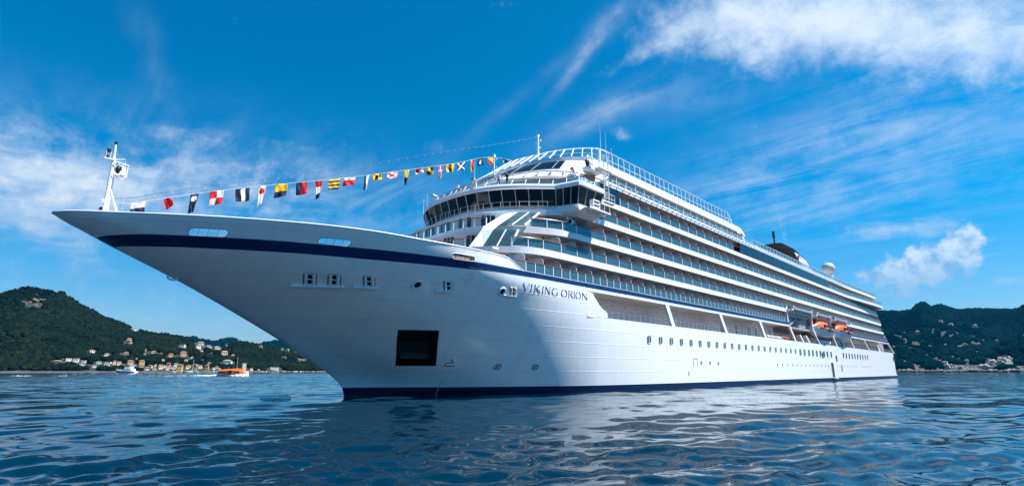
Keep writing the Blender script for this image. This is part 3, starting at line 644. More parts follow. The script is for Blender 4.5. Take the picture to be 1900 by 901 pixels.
# ---- forward house: white brow, big raked window, dark slot above the bridge roof
H269 = [(17.2, 0), (17.3, 3), (17.95, 6), (19, 8.6), (20.6, 10.8), (22.5, 12.2), (25, 13.1), (29, 13.4), (30, 13.4)]
H280 = [(17.9, 0), (18.2, 3.5), (19.0, 6.6), (20.0, 8.9), (21.5, 11.1), (23.5, 12.4), (26, 13.15), (29.5, 13.4), (30, 13.4)]
H300 = [(21, 0), (21.2, 3.5), (21.8, 6.2), (22.7, 8.5), (24.2, 11.0), (25.6, 12.1), (27.3, 12.9), (29.7, 13.35), (30, 13.35)]
def ringz(h, z, n=30): return [(x, p, z) for x, p in mir(dense(h, n))]
H250 = [(x+1.0, p*.965) for x, p in H269[:-1]]+[(30, 12.9)]
b = MB(); b.loft([ringz(H250, 24.9), ringz(H250, 25.95)], 0, closed=False, caps=False); b.loft([ringz(H250, 25.95), ringz(H250, 26.88)], 1, closed=False, caps=False)
b.build('upper_bridge_wall', [M['white'], M['dark']], ship, smooth=True, sharp=40)
b = MB(); rr = [ringz(H250, 26.86), ringz(H269, 26.9), ringz(H280, 28.0), ringz(H300, 30.0), ringz(RE, 30.6), [(x+.35 if x < 29 else x, p*.985, 30.66) for x, p in mir(dense(RE, 30))]]
b.loft(rr, 0, closed=False, caps=False); b.add(rr[-1], [tuple(range(len(rr[-1])))], 0)
house = b.build('forward_house', M['white'], ship, smooth=True, sharp=30)
lo, hi = dense(H280, 60), dense(H300, 60)
b = MB(); kk = [i for i in range(60) if lo[i][1] < 11.5]
def lerp(a, c, t): return a[0]+(c[0]-a[0])*t, a[1]+(c[1]-a[1])*t
g0 = [(*lerp(lo[i], hi[i], .02), 28.06) for i in kk]; g1 = [(*lerp(lo[i], hi[i], .97), 29.94) for i in kk]
k2 = [min(59, int(i*1.0+3*(i/len(kk)))) for i in kk]
g1 = [(*lerp(lo[i], hi[i], .97), 29.94) for i in k2]
off = (-.05, .03)
for i in range(len(kk)-1):
    for s in (1, -1): b.add([(q[0]-.06, s*(q[1]+.04), q[2]+.02) for q in (g0[i], g0[i+1], g1[i+1], g1[i])], [(0, 1, 2, 3)])
ww = b.build('raked_window', M['raked'], house, smooth=True)
b = MB()
for i in (8, 16, 24, 32):
    for s in (1, -1): b.tube([(g0[i][0]-.08, s*(g0[i][1]+.06), g0[i][2]), (g1[i][0]-.08, s*(g1[i][1]+.06), g1[i][2]+.05)], .03, 4)
b.build('mullion', M['grey'], ww)
b = MB(); b.tube([(x-.12, p+.1*np.sign(p), 27.93) for x, p in mir(dense(H280, 30))], .06, 5); b.build('eyebrow_rail', M['white'], house)
# small fittings on the brow below the window
b = MB()
for x, p in dense(H269, 14)[1:10]:
    for s in (1, -1): b.ball((x+.15, s*p, 27.45), .14, 8, 6)
b.build('brow_lights', M['dome'], house)
# ---- bridge
tcd, bcd = dense(TC, 19), dense(BC, 19)
roof_plan = dense(TC, 40)+[(20.0, 15.85), (20.6, 16.05), (25.0, 16.05), (25.4, 15.8), (26.2, 14.45), (27.0, 14.3)]
b = MB(); fp = full(roof_plan, []); n = len(fp)
inner = [(x+.35, p*.975) for x, p in fp]
b.prism([(x, p, 24.25) for x, p in fp], (0, 0, .42), 0, 1, 0)
b.loft([[(x, p, 24.67) for x, p in fp], [(x+.12, p*.99, 24.92) for x, p in fp], [(x, p, 25.0) for x, p in inner]], 0, caps=False); b.add([(x, p, 25.0) for x, p in inner], [tuple(range(n))], 0)
broof = b.build('bridge_roof', [M['white'], M['grey']], ship)
# bridge front below and between the windows
Bz, Tz = 22.1, 24.25
frame = MB()
def pane(a0, a1, t0, t1, s):     # a: lower corners, t: upper corners
    lo0, lo1 = Vector((a0[0], s*a0[1], Bz)), Vector((a1[0], s*a1[1], Bz)); hi0, hi1 = Vector((t0[0], s*t0[1], Tz)), Vector((t1[0], s*t1[1], Tz))
    m = .055
    def mixp(u, v): return (lo0*(1-u)+lo1*u)*(1-v)+(hi0*(1-u)+hi1*u)*v
    L = (lo1-lo0).length; u = m/L
    b = MB(); n = (lo1-lo0).cross(hi0-lo0).normalized()
    if n.x > 0: n = -n
    q = [mixp(u, .03), mixp(1-u, .03), mixp(1-u, .93), mixp(u, .93)]
    b.hexa([p-n*.05 for p in q]+[p-n*.01 for p in q]); b.build('bridge_window', M['dark'], ship)
    for uu in (0, 1):
        p0, p1 = (lo0, hi0) if uu == 0 else (lo1, hi1)
        frame.tube([p0, p1], .065, 4)
for i in range(0, 18, 2):
    for s in (1, -1): pane(bcd[i], bcd[i+2], tcd[i], tcd[i+2], s)
wf0, wf1, ws1 = (19.6, 12.6), (20.6, 15.15), (24.5, 15.2); tf0, tf1, ts1 = (19.2, 12.85), (20.05, 15.8), (25.2, 15.9)
for k in range(3):
    for s in (1, -1):
        pane(lerp(wf0, wf1, k/3), lerp(wf0, wf1, (k+1)/3), lerp(tf0, tf1, k/3), lerp(tf0, tf1, (k+1)/3), s)
        pane(lerp(wf1, ws1, k/3), lerp(wf1, ws1, (k+1)/3), lerp(tf1, ts1, k/3), lerp(tf1, ts1, (k+1)/3), s)
for zz, cc in ((Bz, mir(dense(BC, 30)+[wf1, ws1])), (Tz-.04, mir(dense(TC, 30)+[tf1, ts1]))): frame.tube([(x-.03, p*1.002, zz) for x, p in cc], .05, 4)
frame.build('bridge_window_frame', M['white'], ship)
bl_ = mir(dense(BC, 30)+[wf1, ws1]); tl_ = mir(dense(TC, 30)+[tf1, ts1])
b = MB(); b.loft([[(x, p, 21.35) for x, p in bl_], [(x, p, Bz+.06) for x, p in bl_], ], 0, closed=False, caps=False)
b.loft([[(x+.14, p*.985, Bz+.06) for x, p in bl_], [(x+.12, p*.99, Tz) for x, p in tl_]], 1, closed=False, caps=False)
b.add([(24.5, 15.2, 21.35), (25.2, 15.9, Tz), (25.2, 12.4, Tz), (24.5, 12.4, 21.35)], [(0, 1, 2, 3)], 0); b.add([(24.5, -15.2, 21.35), (25.2, -15.9, Tz), (25.2, -12.4, Tz), (24.5, -12.4, 21.35)], [(0, 1, 2, 3)], 0)
b.build('bridge_front', [M['white'], M['black']], ship)
# wing floors with raked soffits
for s in (1, -1):
    b = MB(); top = [(18.4, 12.3), (19.2, 12.6), (20.35, 15.45), (24.7, 15.5), (25.0, 12.4)]
    bot = [(19.0, 12.2), (19.6, 12.6), (21.2, 14.55), (24.4, 14.6), (24.8, 12.4)]
    b.loft([[(x, s*p, 20.75) for x, p in bot], [(x, s*p, 21.3) for x, p in top], [(x, s*p, 21.62) for x, p in top]]); b.build('wing_floor', M['white'], ship)
# ledge stanchions with wires
led = dense(F4[:7], 40); b = MB()
stp = [led[i] for i in range(1, 40, 3)]
for x, p in stp:
    for s in (1, -1): b.tube([(x+.12, s*(p-.1), Z4+.05), (x+.05, s*(p-.05), Z4+1.2)], .035, 5)
for h in (.6, 1.15): b.tube([(x+.08, p*.993, Z4+h) for x, p in mir(led)], .012, 4)
b.build('ledge_stanchions', M['white'], ship)
# louvred box and service platform hung on the port wing
b = MB(); b.box(21.9, 23.2, 15.95, 16.5, 21.65, 22.75); lv = b.build('louvre_box', M['white'], ship)
b = MB(); b.box(22.05, 23.05, 16.49, 16.53, 22.35, 22.55); b.box(22.05, 23.05, 16.49, 16.53, 21.9, 22.1); b.build('louvre_slot', M['black'], lv)
b = MB(); b.box(20.9, 25.2, 15.2, 16.7, 21.45, 21.55)
for x in (21.0, 22.5, 24, 25.1): b.tube([(x, 15.3, 20.9), (x, 16.65, 21.5)], .06, 5); b.tube([(x, 16.65, 21.5), (x, 16.65, 22.5 if x > 23.5 else 21.9)], .04, 5)
b.tube([(20.9, 16.65, 21.4), (25.3, 16.65, 21.4)], .06, 5)
b.build('wing_platform', M['white'], ship)
b = MB(); b.ball((20.3, 14.2, 20.0), (.42, .34, .4), 10, 8); b.tube([(20.3, 14.0, 20.0), (20.3, 13.6, 20.8)], .14, 8); b.ball((21.2, 13.8, 20.5), (.3, .3, .2), 8, 6, 1); b.ball((20.0, 14.35, 19.97), (.22, .25, .26), 8, 6, 1)
b.build('docking_camera', [M['white'], M['black']], ship)
# ---- rail on the bridge roof with raked glass
rr0 = dense([(x+.55, p*.97) for x, p in TC]+[(20.6, 15.6), (24.9, 15.6)], 40); rr1 = [(x+.75, p*.96) for x, p in rr0]
b = MB()
for i in range(1, 40, 3):
    for s in (1, -1): b.tube([(rr0[i][0], s*rr0[i][1], 24.95), (rr1[i][0], s*rr1[i][1], 26.0)], .05, 5)
brl = b.build('bridge_roof_railing', M['white'], ship)
b = MB(); b.tube([(x, p, 26.03) for x, p in mir(rr1)], .05, 6); b.build('handrail', M['rail'], brl)
b = MB()
for i in range(39):
    for s in (1, -1): b.add([(rr0[i][0], s*rr0[i][1], 25.02), (rr0[i+1][0], s*rr0[i+1][1], 25.02), (rr1[i+1][0], s*rr1[i+1][1], 25.95), (rr1[i][0], s*rr1[i][1], 25.95)], [(0, 1, 2, 3)])
b.build('glass_panels', M['glass'], brl)
# ---- forward balconies of the two decks under the bridge
def front_rail(F, z, pm):
    c = [(x+.08, p*.995) for x, p in dense(F, 60) if p < pm]; full_ = mir(c); b = MB()
    for i in range(0, len(full_), 4): b.box(full_[i][0]-.05, full_[i][0]+.05, full_[i][1]-.05, full_[i][1]+.05, z+.09, z+1.1)
    o = b.build('front_balcony_railing', M['white'], ship)
    b = MB(); b.tube([(x, p, z+1.12) for x, p in full_], .06, 6); b.build('handrail', M['rail'], o)
    b = MB(); b.loft([[(x, p, z+.14) for x, p in full_], [(x, p, z+1.05) for x, p in full_]], 0, closed=False, caps=False); b.build('glass_panels', M['frontglass'], o)
front_rail(F2, Z2, 9.6); front_rail(F3, Z3, 9.2)
def front_window(F, u0, u1, z0, z1, s=1):
    c = [(x+1.7, p*12.4/14.4) for x, p in dense(F, 60)]
    sub = [q for q in c if u0 <= q[1] <= u1]; a, e = sub[0], sub[-1]
    t = Vector((e[0]-a[0], e[1]-a[1])); L = t.length; t /= L; nn = Vector((-t.y, t.x)) if -t.y < 0 else Vector((t.y, -t.x))
    b = MB(); pts = []
    r = .22
    for cx, cz, a0 in ((L-r, z0+r, -90), (L-r, z1-r, 0), (r, z1-r, 90), (r, z0+r, 180)):
        for k in range(5): an = R(a0+k*22.5); pts.append((cx+r*math.cos(an), cz+r*math.sin(an)))
    q = [(a[0]+t.x*u+nn.x*.04, s*(a[1]+t.y*u+nn.y*.04), z) for u, z in pts]
    b.prism(q, (nn.x*.03, s*nn.y*.03, 0)); o = b.build('front_window', M['bluewin'], ship)
    b = MB()
    for k in (1, 2):
        u = L*k/3; x, p = a[0]+t.x*u+nn.x*.08, s*(a[1]+t.y*u+nn.y*.08); b.tube([(x, p, z0+.02), (x, p, z1-.02)], .05, 4)
    b.build('mullion', M['white'], o)
for s in (1, -1):
    for F, z in ((F2, Z2), (F3, Z3)):
        front_window(F, .6, 2.6, z+.35, z+1.95, s); front_window(F, 4.0, 6.0, z+.35, z+1.95, s); front_window(F, 7.0, 8.6, z+.35, z+1.95, s)
# white raked brow that ties the decks together, with its raked glass
for s in (1, -1):
    b = MB()
    def slabq(q, t=.22):
        b.prism([(x, s*p, z) for x, p, z in q], (t*.6, -s*t*.8, 0))
    slabq([(8.55, 9.2, 15.7), (9.5, 10.45, 15.7), (10.95, 10.65, 17.95), (10.35, 9.25, 17.95)])
    slabq([(10.95, 8.9, 18.6), (11.9, 10.45, 18.6), (14.95, 10.55, 20.85), (14.3, 9.0, 20.85)])
    slabq([(10.35, 9.25, 17.9), (10.95, 10.65, 17.9), (11.9, 10.45, 18.65), (10.95, 8.9, 18.65)])
    br = b.build('raked_brow', M['white'], ship)
    for q in ([(9.5, 10.45, 15.75), (11.7, 12.55, 15.75), (13.0, 12.45, 17.9), (10.95, 10.65, 17.9)], [(11.9, 10.5, 18.65), (14.1, 12.4, 18.65), (16.9, 12.2, 20.8), (14.95, 10.55, 20.8)]):
        q = [Vector((x, s*p, z)) for x, p, z in q]
        b = MB(); b.prism(q, (.02, -s*.02, 0)); g = b.build('raked_glass', M['rakedglass'], ship)
        b = MB(); m0, m1 = (q[0]+q[1])/2, (q[2]+q[3])/2
        b.tube([m0, m1], .09, 5); b.tube([q[1], q[2]], .14, 5); b.build('raked_strut', M['white'], g)
# ------------------------------------------------------------------ the ship: hull windows, doors, masts, funnel
def hull_window(x0, x1, z0, z1, r=.25, split=True, name='hull_window', mat='port', slant=0.0):
    pts = []
    for cx, cz, a0 in ((x1-r, z0+r, -90), (x1-r, z1-r, 0), (x0+r, z1-r, 90), (x0+r, z0+r, 180)):
        for k in range(4): an = R(a0+k*30); pts.append((cx+r*math.cos(an), cz+r*math.sin(an)))
    b = MB(); b.prism([on_hull(x, z, .004) for x, z in pts], (0, .006, 0)); o = b.build(name, M[mat], ship)
    b = MB(); b.tube([on_hull(x, z, .01) for x, z in pts], .035, 4, closed=True)
    if split: b.box((x0+x1)/2-.045, (x0+x1)/2+.045, hp((x0+x1)/2, z0)+.006, hp((x0+x1)/2, z0)+.03, z0, z1)
    b.build('window_frame', M['hull'], o)
for i in range(21): hull_window(36.05+3.058*i, 37.05+3.058*i, 6.16, 7.2)
for x in (101.0, 104.0, 107.2, 110.2, 113.3, 116.3, 119.4, 122.3, 125.7): hull_window(x-.65, x+.65, 5.84, 7.3, .22, False)
for x in (137.6, 140.7, 143.9, 147.1, 150.3, 153.5, 156.7, 159.9, 163.1, 166.3): hull_window(x-.6, x+.6, 5.84, 7.3, .22, False)
bp0 = None
for x in (51.7, 54.8, 57.8)+tuple(85.5+3.04*k for k in range(13))+(137, 140, 143, 146.4, 149.7, 158, 161, 164, 167):
    r = .27 if x < 60 else .24
    b = MB(); b.prism([on_hull(px_, pz_, .004) for px_, pz_ in ell(x, 3.74, r*.8, r, 10)], (0, .006, 0)); o = b.build('porthole', M['port'], ship)
    b = MB(); b.tube([on_hull(px_, pz_, .01) for px_, pz_ in ell(x, 3.74, r*.8+.05, r+.05, 10)], .03, 4, closed=True); b.build('porthole_ring', M['hull'], o)
def hull_recess(x0, x1, z0, z1, name, mat='shadowbox', fr=True):
    b = MB(); b.box(x0, x1, 14.39, 14.412, z0, z1, 0); o = b.build(name, M[mat], ship)
    if fr:
        b = MB()
        for q in ((x0-.12, x0, z0, z1), (x1, x1+.12, z0, z1), (x0-.12, x1+.12, z1, z1+.12)): b.box(q[0], q[1], 14.38, 14.47, q[2], q[3])
        b.build('door_frame', M['hull'], o)
    return o
hull_recess(124.3, 126.3, .95, 4.55, 'tender_door'); hull_recess(133.8, 134.5, 2.4, 4.1, 'pilot_door'); hull_recess(206.6, 208.4, 5.9, 7.4, 'stern_fairlead')
hull_recess(117.4, 118.6, 5.5, 6.9, 'hull_gear', 'black', False); hull_recess(129.6, 131, 4.9, 6.4, 'hull_gear', 'black', False)
hull_recess(47.1, 47.5, 1.9, 2.5, 'hull_vent', 'grey', False); hull_recess(49.2, 50.4, 3.3, 4.4, 'bunker_hatch', 'hull', True)
b = MB(); b.box(124.2, 126.6, 14.4, 15.2, .62, .82); b.build('boarding_step', M['cream'], ship)
b = MB(); b.ball((214.0, 0, 1.05), (4.6, 12.8, .95), 24, 8); b.build('ducktail', M['hull'], ship, smooth=True)
# promenade rails, lamps, doors
b = MB(); rl = MB()
segs = [(25.2, 41.9), (44.6, 60.6), (63.2, 79), (81.6, 96.2), (99, 115), (118, 131), (134, 150), (153, 168), (171.5, 189), (192.5, 208)]
for xa, xb in segs:
    rl.tube([(xa, 14.25, 9.98), (xb, 14.25, 9.98)], .05, 5); rl.tube([(xa, 14.25, 9.5), (xb, 14.25, 9.5)], .03, 5)
    for x in srange(xa+.3, xb, 1.35): b.tube([(x-.12, 14.25, 8.8), (x, 14.25, 9.98)], .032, 4)

b.tube([(25.2, 14.25, 8.86), (208, 14.25, 8.86)], .03, 4); pr = b.build('promenade_railing', M['white'], ship); rl.build('handrail', M['rail'], pr)
for i, x in enumerate(srange(27, 93, 3.0)):
    b = MB(); b.ball((x, 11.16, 11.2), (.32, .07, .12), 8, 6); b.build('promenade_lamp', M['cream'], ship)
for x in (68.5, 75.2, 81.5, 85, 89.2, 93): hullw = MB(); hullw.box(x-.55, x+.55, 11.08, 11.14, 9.0, 11.0); hullw.build('promenade_door', M['door'], ship)
for x in srange(150, 205, 2.4): b = MB(); b.box(x-.7, x+.7, 11.08, 11.14, 9.3, 10.9); b.build('promenade_window', M['bluewin'], ship)
# fold-up gear and raft canisters between the boat station pillars
b = MB()
for x in srange(83, 92, 1.6): b.tube([(x, 13.7, 9.2), (x+1.35, 13.7, 9.2)], .38, 10)
b.build('raft_canister_row', M['white'], ship, smooth=True, sharp=40)
b = MB()
for x in (118.5, 120.3, 122.1, 123.9, 125.7): b.tube([(x, 13.8, 9.5), (x+1.5, 13.8, 9.5)], .6, 10)
b.build('raft_canister_row', M['white'], ship, smooth=True, sharp=40)
for x in (103, 107.5, 135, 139):
    b = MB(); b.hexa([(x+1.6, 13.6, 8.8), (x+2.5, 13.6, 8.8), (x+2.5, 14.3, 8.8), (x+1.6, 14.3, 8.8), (x-.6, 13.6, 10.5), (x+.3, 13.6, 10.5), (x+.3, 14.3, 10.5), (x-.6, 14.3, 10.5)]); b.build('boat_chock', M['white'], ship)
# davits
for x in (95.6, 113.2, 129.6, 146.2):
    b = MB(); b.box(x-.28, x+.28, 13.9, 14.38, 11.9, 16.2)
    b.hexa([(x-.35, 9.8, 15.1), (x+.35, 9.8, 15.1), (x+.35, 15.6, 15.3), (x-.35, 15.6, 15.3), (x-.35, 9.8, 15.8), (x+.35, 9.8, 15.8), (x+.35, 15.6, 15.7), (x-.35, 15.6, 15.7)])
    b.build('davit_post', M['white'], ship)
b = MB()
for xa, xb in ((96.2, 112.6), (113.9, 128.8), (130.4, 145)):
    b.box(xa, xb, 14.0, 14.9, 15.25, 15.75); b.box(xa+2, xb-2, 14.4, 15.3, 15.75, 16.15)
    for x in (xa+1, xb-2.5): b.box(x, x+1.5, 13.9, 15.2, 15.7, 16.5); b.tube([(x+.7, 14.9, 15.2), (x+.7, 14.9, 14.0)], .07, 5)
b.box(97, 111, 10.5, 14.2, 11.6, 12.0); b.box(97, 112, 11.5, 14.0, 14.3, 14.9)
for x in srange(98, 111, 1.5): b.tube([(x, 14.1, 12.0), (x, 14.1, 13.6)], .05, 4)
b.tube([(97.5, 13.9, 12.2), (104, 13.9, 14.6)], .22, 6); b.box(104, 109, 12.4, 13.9, 12.0, 13.7)
b.build('davit_gear', M['grey'], ship)
# funnel, exhaust pole, radome
b = MB()
def rrect(x0, x1, pw, z, k=14):
    pts = []
    r = min(1.6, (x1-x0)/3)
    for cx, cp, a0 in ((x1-r, pw-r, 0), (x0+r, pw-r, 90), (x0+r, -pw+r, 180), (x1-r, -pw+r, 270)):
        for j in range(5): an = R(a0+j*22.5); pts.append((cx+r*math.cos(an), cp+r*math.sin(an), z))
    return pts
b.loft([rrect(127, 168, 3.6, 31), rrect(129, 163.5, 3.4, 35.2), rrect(131, 158.5, 3.1, 37.6), rrect(133.5, 154.5, 2.8, 39.3), rrect(137.5, 151, 2.4, 40.2)])
fun = b.build('funnel', M['matte'], ship, smooth=True, sharp=35)
for s in (1, -1):
    b = MB(); b.prism([(147, s*3.12, 38.5), (152.5, s*3.15, 38.2), (156.5, s*3.3, 37.2), (162.8, s*3.5, 34.2), (151, s*3.5, 34.2)], (0, s*.25, 0)); pn = b.build('funnel_emblem_panel', M['white'], fun)
    b = MB(); c = [(151.5+2.2*math.cos(a)*1.6-.9*math.sin(a), s*3.74, 36.4+1.5*math.sin(a)) for a in np.linspace(.6, 4.6, 12)]; b.tube(c, [.04, .1, .16, .2, .22, .22, .22, .2, .18, .14, .1, .04], 5); b.build('emblem', pbr('emblem red', (.20, .02, .03), .5), pn)
b = MB(); b.tube([(136.5, 1.0, 37.5), (136.5, 1.0, 42.4)], .22, 8); b.tube([(136.5, 1.0, 41.6), (136.5, 1.0, 43.6)], .38, 8); b.tube([(144, 0, 39), (144, 0, 40.6)], .35, 8); b.build('exhaust_pipe', M['black'], fun)
b = MB(); b.box(88, 178, -8, 8, Z6+.07, 31.4); b.build('pool_deckhouse', M['white'], ship)
b = MB(); b.ball((172.6, 6.0, 36.5), 2.0, 24, 16); rd = b.build('radome', M['dome'], ship, smooth=True)
b = MB(); b.tube([(172.6, 6, 31.3), (172.6, 6, 34.8)], [1.3, 1.0], 12); b.build('radome_pedestal', M['white'], rd)
# signal masts over the forward house
def lattice(name, x, p, z0, z1, r, arms):
    b = MB(); b.tube([(x, p, z0), (x, p, z1)], [r, r*.6], 8)
    for z in np.arange(z0+.4, z0+(z1-z0)*.55, .4): b.tube([(x+r, p, z), (x+r+.35, p, z)], .02, 4)
    b.tube([(x+r+.35, p, z0), (x+r+.35, p, z0+(z1-z0)*.55)], .03, 4)
    for z, L in arms: b.tube([(x, p-L, z), (x, p+L, z)], .035, 4); b.ball((x, p+L, z+.15), .12, 6, 4)
    b.box(x-.16, x+.16, p-.16, p+.16, z1-.1, z1+.3)
    return b.build(name, M['white'], ship)
lattice('signal_mast', 30.6, 0, 30.5, 39.4, .20, [(38.4, .55), (37.2, .4)])
lattice('signal_mast', 20.9, 0, 27.5, 32.9, .13, [(32.2, .5), (31.0, .45)])
def whip(x, p, z0, z1, r=.035):
    b = MB(); b.tube([(x, p, z0), (x, p, z0+(z1-z0)*.4), (x, p, z1)], [r, r*.8, r*.4], 5); b.build('whip_antenna', M['white'], ship)
whip(15.2, -9, 24.9, 27.2); whip(15.95, -9.2, 24.9, 28.3); whip(13.3, 4.5, 24.8, 28.6, .05); whip(39.4, 6, 31, 42.8, .05); whip(40.6, 6.2, 31, 41.5, .045); whip(34.0, 11.5, 31, 34.8, .05)
def searchlight(x, p, z, out):
    b = MB(); b.tube([(x, p, z), (x, p, z+.7)], .13, 8); s = b.build('searchlight', M['white'], ship)
    b = MB(); b.tube([(x-.05, p, z+.75), (x-.75, p+out, z+.95)], .26, 10); b.build('searchlight_head', M['grey'], s)
searchlight(13.6, -3.6, 24.95, -.2); searchlight(13.35, 4.7, 24.95, .15); searchlight(23.3, 12.6, 26.95, .3); searchlight(29.8, 12.0, 31.1, .3)
b = MB(); b.tube([(8.2, 13.85, 13.9), (7.7, 14.1, 14.55)], .05, 6); b.box(7.3, 8.2, 14.0, 14.35, 14.5, 14.72); b.build('deck_floodlight', M['white'], ship)
b = MB()
for x in (3.4, 4.4, 5.0, 5.9, 6.3, 7.0): b.tube([(x, hp(x, 13.9)-.2, 13.9), (x, hp(x, 13.9)-.2, 14.5)], .035, 4)
b.build('bulwark_stanchions', M['grey'], ship)
# side ladder tower, wing-roof davit and stowed gear
b = MB()
for x in (26.3, 27.3): b.tube([(x, 15.2, 24.1), (x, 15.2, 30.3)], .07, 5)
for z in np.arange(24.3, 30.2, .42): b.tube([(26.3, 15.2, z), (27.3, 15.2, z)], .035, 4)
for x in (25.6, 28.0): b.tube([(x, 15.0, 28.2), (26.8, 15.2, 26.9)], .07, 5); b.tube([(x, 15.0, 28.2), (x, 15.0, 31.0)], .05, 5)
b.box(25.4, 28.2, 14.3, 15.3, 28.15, 28.3); b.tube([(25.6, 15.1, 29.3), (28.0, 15.1, 29.3)], .05, 5); b.tube([(25.6, 15.0, 31.0), (28.0, 15.0, 31.0)], .05, 5)
for x in (25.9, 27.0): b.box(x, x+1.0, 15.1, 15.7, 23.5, 23.6)
for x in (25.9, 26.5, 27.2, 27.9): b.tube([(x, 15.65, 23.5), (x, 15.65, 24.7)], .05, 4)
for z in (24.1, 24.7): b.tube([(25.9, 15.65, z), (27.9, 15.65, z)], .05, 4)
b.build('side_ladder', M['white'], ship)
b = MB(); b.prism([(23.2, 13.4, 25.6), (26.0, 13.9, 24.95), (26.0, 13.9, 27.6), (23.4, 13.4, 27.1)], (0, .12, 0)); b.build('wood_windbreak', M['tan'], ship)
b = MB(); b.tube([(22.8, 13.0, 27.2), (24.6, 13.9, 28.6), (26.2, 14.4, 29.4)], .09, 6); b.tube([(22.2, 12.8, 28.2), (25.6, 14.2, 28.4)], .06, 6); b.ball((25.0, 14.0, 28.9), (.55, .4, .6), 10, 6); b.box(24.4, 27, 13.2, 14.6, 27.9, 28.3)
for k in range(4): b.tube([(21.8+.55*k, 13.1, 27.3), (22.2+.55*k, 13.3, 29.0-.15*k), (22.5+.55*k, 13.3, 27.3)], .03, 4)
b.build('rescue_davit', M['white'], ship)
b = MB(); b.ball((24.6, 13.95, 28.95), (.5, .3, .62), 10, 8); b.build('cable_reel', M['black'], ship)
b = MB()
for x, r in ((21.6, .42), (22.5, .5), (23.5, .46), (24.2, .36)): b.ball((x, 15.1, 25.3), (.7, .35, r), 10, 6)
b.build('folded_tarp', M['tarp'], ship, smooth=True)
# bow mast
mast = thing('x', '', '') if False else None
b = MB(); b.tube([(-22.1, .35, 13.9), (-22.12, .2, 19.3)], [.16, .13], 8); b.tube([(-22.12, .2, 19.2), (-22.18, .1, 20.75)], [.10, .07], 8); b.tube([(-21.85, -.35, 13.9), (-21.93, -.2, 19.0)], .09, 6)
for z in (15.3, 17.0, 18.0): b.tube([(-22.15, .3, z), (-21.85, -.3, z)], .05, 5)
b.tube([(-22.05, .25, 16.9), (-21.3, .5, 14.9), (-21.2, .55, 13.9)], .09, 6); b.tube([(-22.05, -.2, 16.6), (-21.55, -.75, 13.9)], .08, 6)
b.box(-22.8, -22.1, -.1, .4, 19.30, 19.38); b.tube([(-22.1, .2, 19.4), (-21.4, .3, 19.6)], .05, 5); b.ball((-22.35, .35, 15.75), .14, 6, 5)
fm = b.build('bow_mast', M['white'], ship)
b = MB()
for z in (19.05, 18.02):
    b.tube([(-22.1, .2, z+.12), (-21.2, -.35, z), (-21.1, .45, z), (-22.0, .5, z+.1)], .045, 5, closed=True)
for x, p in ((-21.15, .42), (-21.2, -.33), (-21.5, .47)): b.tube([(x, p, 18.02), (x, p, 19.1)], .04, 5)
for x, p in ((-22.7, .35), (-22.7, -.05), (-22.4, .35)): b.tube([(x, p, 19.35), (x, p, 19.95)], .025, 4)
b.build('mast_cage', M['white'], fm)
for q in ("b.tube([(-22.53, .15, 19.95), (-22.53, .15, 20.2)], .14, 10)", "b.tube([(-22.6, .15, 19.4), (-22.6, .15, 19.65)], .13, 10)", "b.tube([(-22.17, .1, 20.75), (-22.17, .1, 20.98)], .10, 8)", "b.ball((-21.72, .3, 18.6), (.2, .22, .36), 10, 8)", "b.ball((-22.3, .1, 15.15), .16, 8, 6)"):
    b = MB(); eval(q); b.build('navigation_lamp', M['black'], fm)
b = MB(); b.loft([[(-21.35+.02*math.cos(a), .35+.02*math.sin(a), 19.3) for a in np.linspace(0, 6.28, 9)[:-1]], [(-21.45+.30*math.cos(a), .35+.22*math.sin(a), 18.15) for a in np.linspace(0, 6.28, 9)[:-1]]]); b.build('bell_cone', M['white'], fm)
b = MB()
for dx in (0, .12, .45): b.tube([(-21.45+dx, .4, 18.0), (-21.45+dx, .4, 14.3)], .012, 4)
b.build('halyards', M['rope'], fm)
flush_panels()

